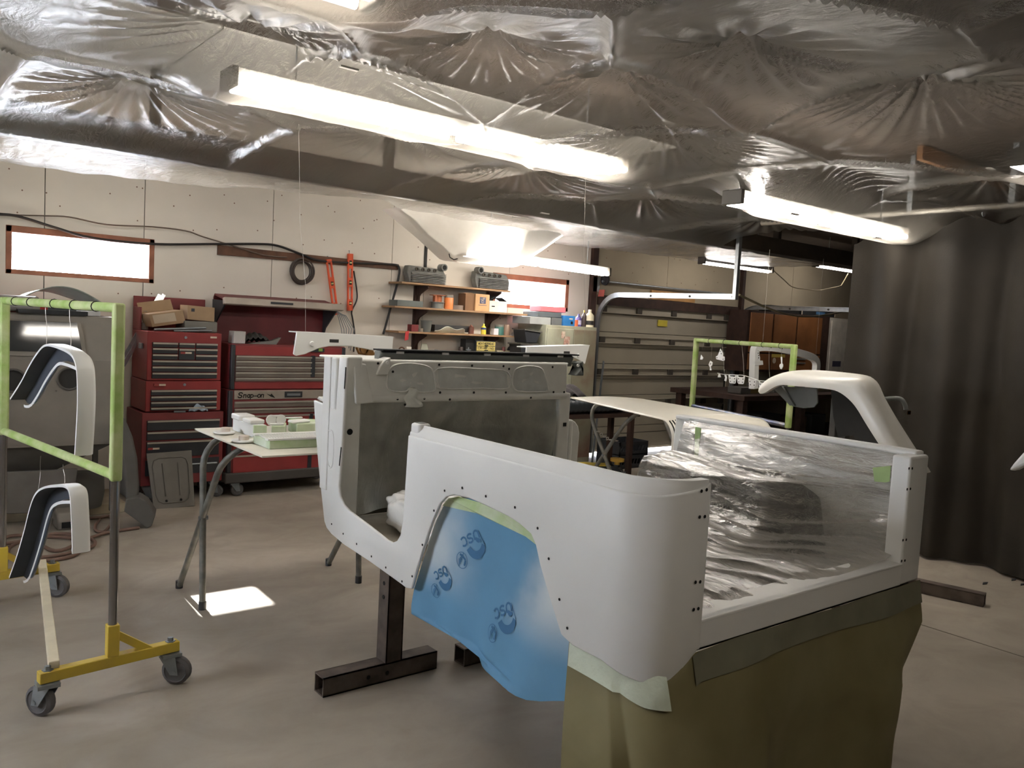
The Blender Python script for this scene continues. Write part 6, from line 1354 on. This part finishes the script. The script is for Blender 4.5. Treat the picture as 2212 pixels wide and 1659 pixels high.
for a, b, c_, d_ in ((1607, 811, 1606, 785), (1606, 785, 1602, 738), (1663, 823, 1661, 780), (1661, 780, 1662, 742), (1565, 809, 1560, 742)): MB().tube([onr2(a, b), onr2(c_, d_)], .0013, 4).build('hanging_wire', M_wire, sw)
for k, (x, y) in enumerate(((1582, 811), (1600, 812), (1625, 818), (1647, 824))):
    hanger('hinge_plate', ('first', 'second', 'third', 'fourth')[k]+' white slotted hinge plate along the bent rod from its free end', [(x-9, y-1), (x-6, y-1), (x-5, y+2), (x+5, y+3), (x+6, y), (x+9, y+1), (x+6, y+17), (x+4, y+18), (x-5, y+17), (x-7, y+15)], [(x-7, y-2), (x-7, y-3)], [(x-5, y+6), (x+5, y+7), (x-4, y+13), (x+4, y+14)])
for k, (x, y) in enumerate(((1553, 807), (1566, 809))): hanger('small_bracket', ('tiny white wedge at the free end of the bent rod', 'tiny white clip next to the wedge on the bent rod')[k], [(x-1, y), (x+2, y), (x+4, y+8), (x-3, y+8)] if k == 0 else [(x-2, y), (x+2, y), (x+4, y+7), (x+2, y+15), (x-2, y+13), (x+0, y+7)], [(x, y), (x, y-2)], [])
# windshield frame hanging behind
YFm = 4.25
wf = thing('windshield_frame', 'white windshield frame hanging on wires behind the second rack', 'window frame', py(1630, 845, YFm))
pth = catmull([py(*p, YFm) for p in ((1632, 840), (1633, 800), (1634, 765), (1637, 752), (1648, 748), (1680, 750), (1720, 758), (1755, 768), (1766, 775), (1770, 786), (1769, 805), (1766, 840))], 5)
n = len(pth); vs = []; sec = [(-.045, 0), (.02, 0), (.03, .02), (.03, .05), (-.045, .05)]
cen = py(1700, 810, YFm)
for i, p in enumerate(pth):
    tg = (pth[min(i+1, n-1)]-pth[max(i-1, 0)]).normalized(); nr = V(0, 1, 0).cross(tg)
    if nr.dot(p-cen) < 0: nr = -nr
    vs += [p+nr*a*.9+V(0, b, 0) for a, b in sec]
MB().add(vs, [(i*5+j, i*5+(j+1) % 5, (i+1)*5+(j+1) % 5, (i+1)*5+j) for i in range(n-1) for j in range(5)]+[tuple(range(5)), tuple((n-1)*5+j for j in range(5))]).build('frame', M_white, wf, smooth=35)
MB().prism([py(*p, YFm-.004) for p in ((1630, 780), (1648, 779), (1649, 788), (1632, 790))], (0, .012, 0)).build('hinge_tab', M_white, wf, bevel=.002)
MB().prism([py(*p, YFm-.002) for p in ((1638, 760), (1642, 772), (1642, 782), (1634, 782), (1634, 760))], (0, .01, 0)).build('gusset', M_white, wf)
fh = MB()
for a, b in ((1666, 751), (1690, 753), (1716, 760), (1638, 763), (1639, 768), (1639, 773), (1646, 784)): fh.lathe(py(a, b, YFm-.003), [(.006, 0), (.006, .002)], 8, (0, 1, 0))
fh.build('screw_holes', M_hole, wf)['kind'] = 'stuff'
for a, b in ((1647, 748), (1762, 772)): p = py(a, b, YFm+.02); MB().tube([p, V(p.x, p.y, 2.3)], .0013, 4).build('hanging_wire', M_wire, wf)
# ---- front fender standing behind the far side
XFd = 4.35
fd = thing('front_fender', 'large white primed front fender standing on a dark support by the curtain', 'fender', px(1990, 1000, XFd))
outer = [(1640, 842), (1648, 833), (1664, 822), (1690, 813), (1715, 812), (1780, 817), (1846, 822), (1862, 832), (1874, 852), (1900, 897), (1924, 940), (1950, 985), (1975, 1030)]
inner = [(1642, 850), (1654, 847), (1668, 838), (1685, 831), (1702, 832), (1750, 836), (1790, 840), (1812, 846), (1832, 860), (1850, 880), (1872, 916), (1900, 960), (1924, 995), (1945, 1030)]
farl = [(1641, 840), (1652, 826), (1672, 813), (1705, 803), (1747, 800), (1800, 803), (1868, 811), (1888, 820), (1899, 833), (1911, 860), (1935, 902), (1960, 942), (1984, 979), (2010, 1020)]
Po = catmull([px(*p, XFd) for p in outer], 4); Pi = catmull([px(*p, XFd-.02) for p in inner], 4); Pf = catmull([px(*p, XFd+.02+.2*min(1, i/4)) for i, p in enumerate(farl)], 4)
def resample(P, n):
    L = [0]
    for a, b in zip(P, P[1:]): L.append(L[-1]+(b-a).length)
    o = []
    for k in range(n):
        s = L[-1]*k/(n-1); i = min(max(0, int(np.searchsorted(L, s))-1), len(P)-2); f = (s-L[i])/max(1e-9, L[i+1]-L[i]); o.append(P[i]+(P[i+1]-P[i])*f)
    return o
Po, Pi, Pf = resample(Po, 60), resample(Pi, 60), resample(Pf, 60); vs = []
for i, (a, b, c) in enumerate(zip(Po, Pi, Pf)):
    tg = (Po[min(i+1, 59)]-Po[max(i-1, 0)]).normalized(); nr = V(1, 0, 0).cross(tg)
    if nr.dot(a-b) < 0: nr = -nr
    vs += [b+V(.03, 0, 0), b, b+(a-b)*.5+V(-.012, 0, 0), a+(b-a)*.14+V(-.006, 0, 0), a+(c-a)*.05+nr*.003, a+(c-a)*.2+nr*.006, a+(c-a)*.6+nr*.006, c]
MB().add(vs, [(i*8+j, i*8+j+1, (i+1)*8+j+1, (i+1)*8+j) for i in range(59) for j in range(7)]).build('fender_skin', mat('fender_white', (228, 225, 216), .32, var=.02), fd, smooth=60, solid=.005)
ia = [px(*p, XFd+.16) for p in ((1682, 834), (1764, 838), (1766, 870), (1758, 880), (1735, 882), (1712, 878))]
MB().prism(ia, (.012, 0, 0)).build('inner_apron', M_grey, fd, bevel=.003)
MB().prism([px(*p, XFd+.14) for p in ((1664, 832), (1688, 834), (1716, 876), (1706, 876))], (.04, 0, 0)).build('apron_edge', M_grey, fd)
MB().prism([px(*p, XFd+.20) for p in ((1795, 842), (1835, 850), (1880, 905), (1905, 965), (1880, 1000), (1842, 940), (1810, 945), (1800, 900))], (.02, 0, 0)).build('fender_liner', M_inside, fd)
sd_ = thing('fender_stand', 'dark upright stand with an orange clamp handle holding the white fender', 'stand', (XFd+.3, px(1840, 945, XFd+.3).y, 0))
a = px(1830, 860, XFd+.28)
for dy in (0, .07): MB().box((XFd+.26, a.y-.02+dy, .03), (XFd+.31, a.y+.02+dy, a.z+.05)).build('upright', M_cabd, sd_, bevel=.004)
MB().box((XFd+.1, a.y-.25, 0), (XFd+.5, a.y+.3, .03)).build('foot_plate', M_steel, sd_)
MB().tube([px(1850, 895, XFd+.3), px(1895, 912, XFd+.3), px(1905, 918, XFd+.3)], .018, 8).build('cross_arm', M_grey, sd_, smooth=50)
MB().tube(catmull([px(*p, XFd+.34) for p in ((1905, 863), (1935, 861), (1948, 864), (1955, 875), (1957, 885))], 4), .014, 8).build('bent_handle', M_grey, sd_, smooth=50)
MB().box(px(1915, 886, XFd+.33)+V(0, 0, -.012), px(1960, 892, XFd+.33)+V(.04, 0, .012)).build('orange_clamp', mat('clamp_orange', (206, 146, 52), .5), sd_, bevel=.004)
MB().tube([px(1850, 940, XFd+.3), px(1870, 925, XFd+.3), px(1885, 915, XFd+.3)], .012, 6).build('pale_brace', M_cardp, sd_)
# tip of another fender at the picture's right edge
tf = [px(*p, 3.1) for p in ((2178, 1016), (2188, 1002), (2212, 975), (2260, 930), (2300, 915), (2300, 960), (2250, 985), (2212, 1005), (2190, 1017))]
ff = thing('fender_tip', 'white pointed fender end hanging before the dark curtain', 'fender', tf[0]); MB().prism(tf, (.06, 0, 0)).build('skin', M_white, ff, bevel=.015); MB().tube([tf[4]+V(.03, 0, 0), V(tf[4].x+.03, tf[4].y, 2.45)], .0015, 4).build('hanging_wire', M_wire, ff)
# ---- wall cabinets and bench beyond the overhead door
M_oak = mat('brown_veneer', (134, 86, 48), .55, var=.2, scale=3); YK = 6.85
x0c, x1c = py(1612, 740, YK).x, py(1788, 745, YK).x; zt_c, zb_c = 1.91, 1.07
wk = thing('wall_cabinet', 'brown three-door wall cabinet beyond the overhead door', 'cabinet', ((x0c+x1c)/2, YK+.17, zb_c))
MB().box((x0c, YK, zb_c), (x1c, W-.016, zt_c)).build('body', M_dkbrown, wk)
dv_ = [x0c+.03, py(1666, 740, YK).x, py(1717, 742, YK).x, py(1772, 745, YK).x]
for a, b in zip(dv_, dv_[1:]): MB().box((a+.02, YK-.018, zb_c+.27), (b-.02, YK, zt_c-.03)).build('door', M_oak, wk, bevel=.003)
for a, b in zip(dv_, dv_[1:]):
    d = MB().box((a+.02, YK-.018, zb_c+.03), (b-.02, YK, zb_c+.25)).build('drawer', M_oak, wk, bevel=.003)
for q in ((1720, 774, 1741, 777), (1720, 783, 1740, 786)): a, b = bpx(*q, YK-.03, .012); MB().box(a, b).build('drawer_label', M_castm, wk)
a, b = bpx(1667, 765, 1696, 772, YK-.0195, .001); MB().box(a, b).build('yellow_sticker', mat('sticker_yellow2', (190, 168, 74), .6), wk)
a, b = bpx(1667, 775, 1678, 783, YK-.0195, .001); MB().lathe(((a[0]+b[0])/2, YK-.0195, (a[2]+b[2])/2), [(.04, 0), (.04, .001)], 16, (0, 1, 0)).build('round_sticker', M_badgew, wk)
wcb = thing('white_cabinet', 'white wall cabinet beside the brown cabinet, half hidden by the curtain', 'cabinet', (x1c+.4, YK+.17, .92))
MB().box((x1c+.02, YK+.02, .90), (x1c+.75, W-.016, 1.90)).build('body', mat('cab_white', (206, 200, 188), .6), wcb, bevel=.003); MB().box((x1c+.08, YK, .95), (x1c+.72, YK+.02, 1.86)).build('door', MATS['cab_white'], wcb, bevel=.004)
a, b = bpx(1798, 780, 1816, 792, YK-.0015, .0012); MB().box(a, b).build('dark_sticker', mat('sticker_dark', (70, 70, 90), .5), wcb)
# things above the cabinets
boxpx('black_carton', (1667, 645, 1728, 660), YK+.05, .2, (22, 21, 20), 'long black carton on top of the brown cabinet', 'box', 'things above the cabinets', zt_c+.001)
a, b = bpx(1733, 650, 1806, 661, YK+.02, .2); h = b[2]-a[2]; bt_ = thing('printed_carton', 'dark carton with a blue printed panel above the brown cabinet', 'box', (a[0], YK+.1, zt_c), 'things above the cabinets')
MB().box((a[0], YK+.02, zt_c+.001), (b[0], YK+.25, zt_c+.001+h)).build('carton_body', mat('carton_black', (40, 42, 44), .5), bt_); MB().box((a[0]+.38, YK+.018, zt_c+.02), (a[0]+.62, YK+.02, zt_c+h*.8)).build('blue_panel', mat('blue_print', (70, 110, 150), .5), bt_)
for x in (a[0], b[0]-.02): MB().box((x, YK+.017, zt_c+.001), (x+.02, YK+.02, zt_c+h)).build('white_edge', M_badgew, bt_)
# workbench with clutter
bz = .84; wbn = thing('workbench', 'long dark wooden workbench under the brown cabinets', 'workbench', (10.2, 6.4, 0))
MB().box((8.3, 5.95, bz-.06), (13, 7.1, bz)).build('bench_top', M_dkbrown, wbn, bevel=.004)
for x in (8.35, 9.6, 10.9): 
    for y in (6.0, 6.95): MB().box((x, y, 0), (x+.09, y+.09, bz-.06)).build('leg', M_dkbrown, wbn)
MB().box((8.35, 6.05, .25), (12.9, 7.0, .28)).build('lower_shelf', M_dkbrown, wbn)
gb = 'clutter on the workbench'
cl = [((1600, 838, 1622, 853), (96, 92, 86), 'grey tray of parts'), ((1622, 843, 1650, 855), (132, 116, 70), 'yellowish flat tin'), ((1672, 836, 1694, 858), (120, 116, 108), 'pale crumpled carton'), ((1765, 846, 1800, 866), (160, 148, 124), 'pale stack of papers'), ((1640, 830, 1662, 848), (60, 56, 54), 'dark tool bag'), ((1795, 855, 1815, 866), (150, 150, 110), 'small green-white box')]
for k, (q, c, l) in enumerate(cl): boxpx(('parts_tray', 'flat_tin', 'crumpled_carton', 'paper_stack', 'tool_bag', 'small_box')[k], q, 6.15+.04*k, .2, c, l+' lying on the dark workbench', ('tray', 'tin', 'box', 'papers', 'bag', 'box')[k], gb, bz+.001, bevel=.01)
for k, (x, s, c) in enumerate(((8.7, .3, (60, 52, 46)), (9.2, .34, (44, 42, 42)), (9.9, .28, (84, 66, 48)), (10.35, .3, (50, 48, 46)))): one(MB().box((x, 6.3, .281), (x+s*1.2, 6.3+s, .281+s*.8)), 'storage_box', mat('m_stb%d' % k, c, .8), ('brown storage box nearest the door under the workbench', 'black storage box under the workbench', 'light brown storage box under the workbench', 'dark grey storage box under the workbench')[k], 'box', 'boxes under the workbench', bevel=.01)
# ropes
rp = [px(1596, 640, DX0-.03)]+[V(DX0+.5+.55*k, 5.3-.25*k, 1.98-.16*math.sin(math.pi*(k+1)/7)-.01*k) for k in range(6)]
a0 = px(1597, 637, DX0-.05); b0 = py(1830, 671, 5.9)
rp = [a0+(b0-a0)*t+V(0, 0, -.16*math.sin(math.pi*min(1, t*1.0))*(1-.2*t)) for t in np.linspace(0, 1, 14)]
one(MB().tube(rp, .012, 6), 'slack_rope', mat('rope_tan', (150, 138, 110), .8), 'slack tan rope strung from the track hanger to the right', 'rope', smooth=60)
sp_ = [py(*p, 6.3) for p in ((1666, 578), (1675, 588), (1695, 606), (1712, 620), (1740, 625), (1770, 627), (1790, 623), (1814, 618), (1820, 612), (1832, 591))]
sr = one(MB().tube(catmull(sp_, 4), .006, 5), 'thin_cord', MATS['rope_tan'], 'thin knotted cord drooping between the two far tube lights', 'cord', smooth=60)
# floor litter
for k, (a, b) in enumerate(((2128, 1261), (2190, 1253), (2210, 1263))): q = pz(a, b); one(MB().prism([q+V(-.04, 0, 0), q+V(.0, -.012, .0), q+V(.045, .0, 0), q+V(.0, .014, 0)], (0, 0, .006)), 'floor_scrap', M_blk, ('small dark scrap nearest the steel bar on the floor', 'dark scrap at the foot of the curtain', 'dark scrap at the very edge of the curtain hem')[k], 'scrap', 'dark scraps on the floor')
# tail of dark wire plug hanging off the light bag
q = py(972, 553, 6.0); MB().tube([py(970, 548, 6.05), py(972, 556, 6.05), py(980, 561, 6.05), py(988, 559, 6.05)], .005, 5).build('plug_lead', M_cable, bpy.data.objects['light_bag'], smooth=60)
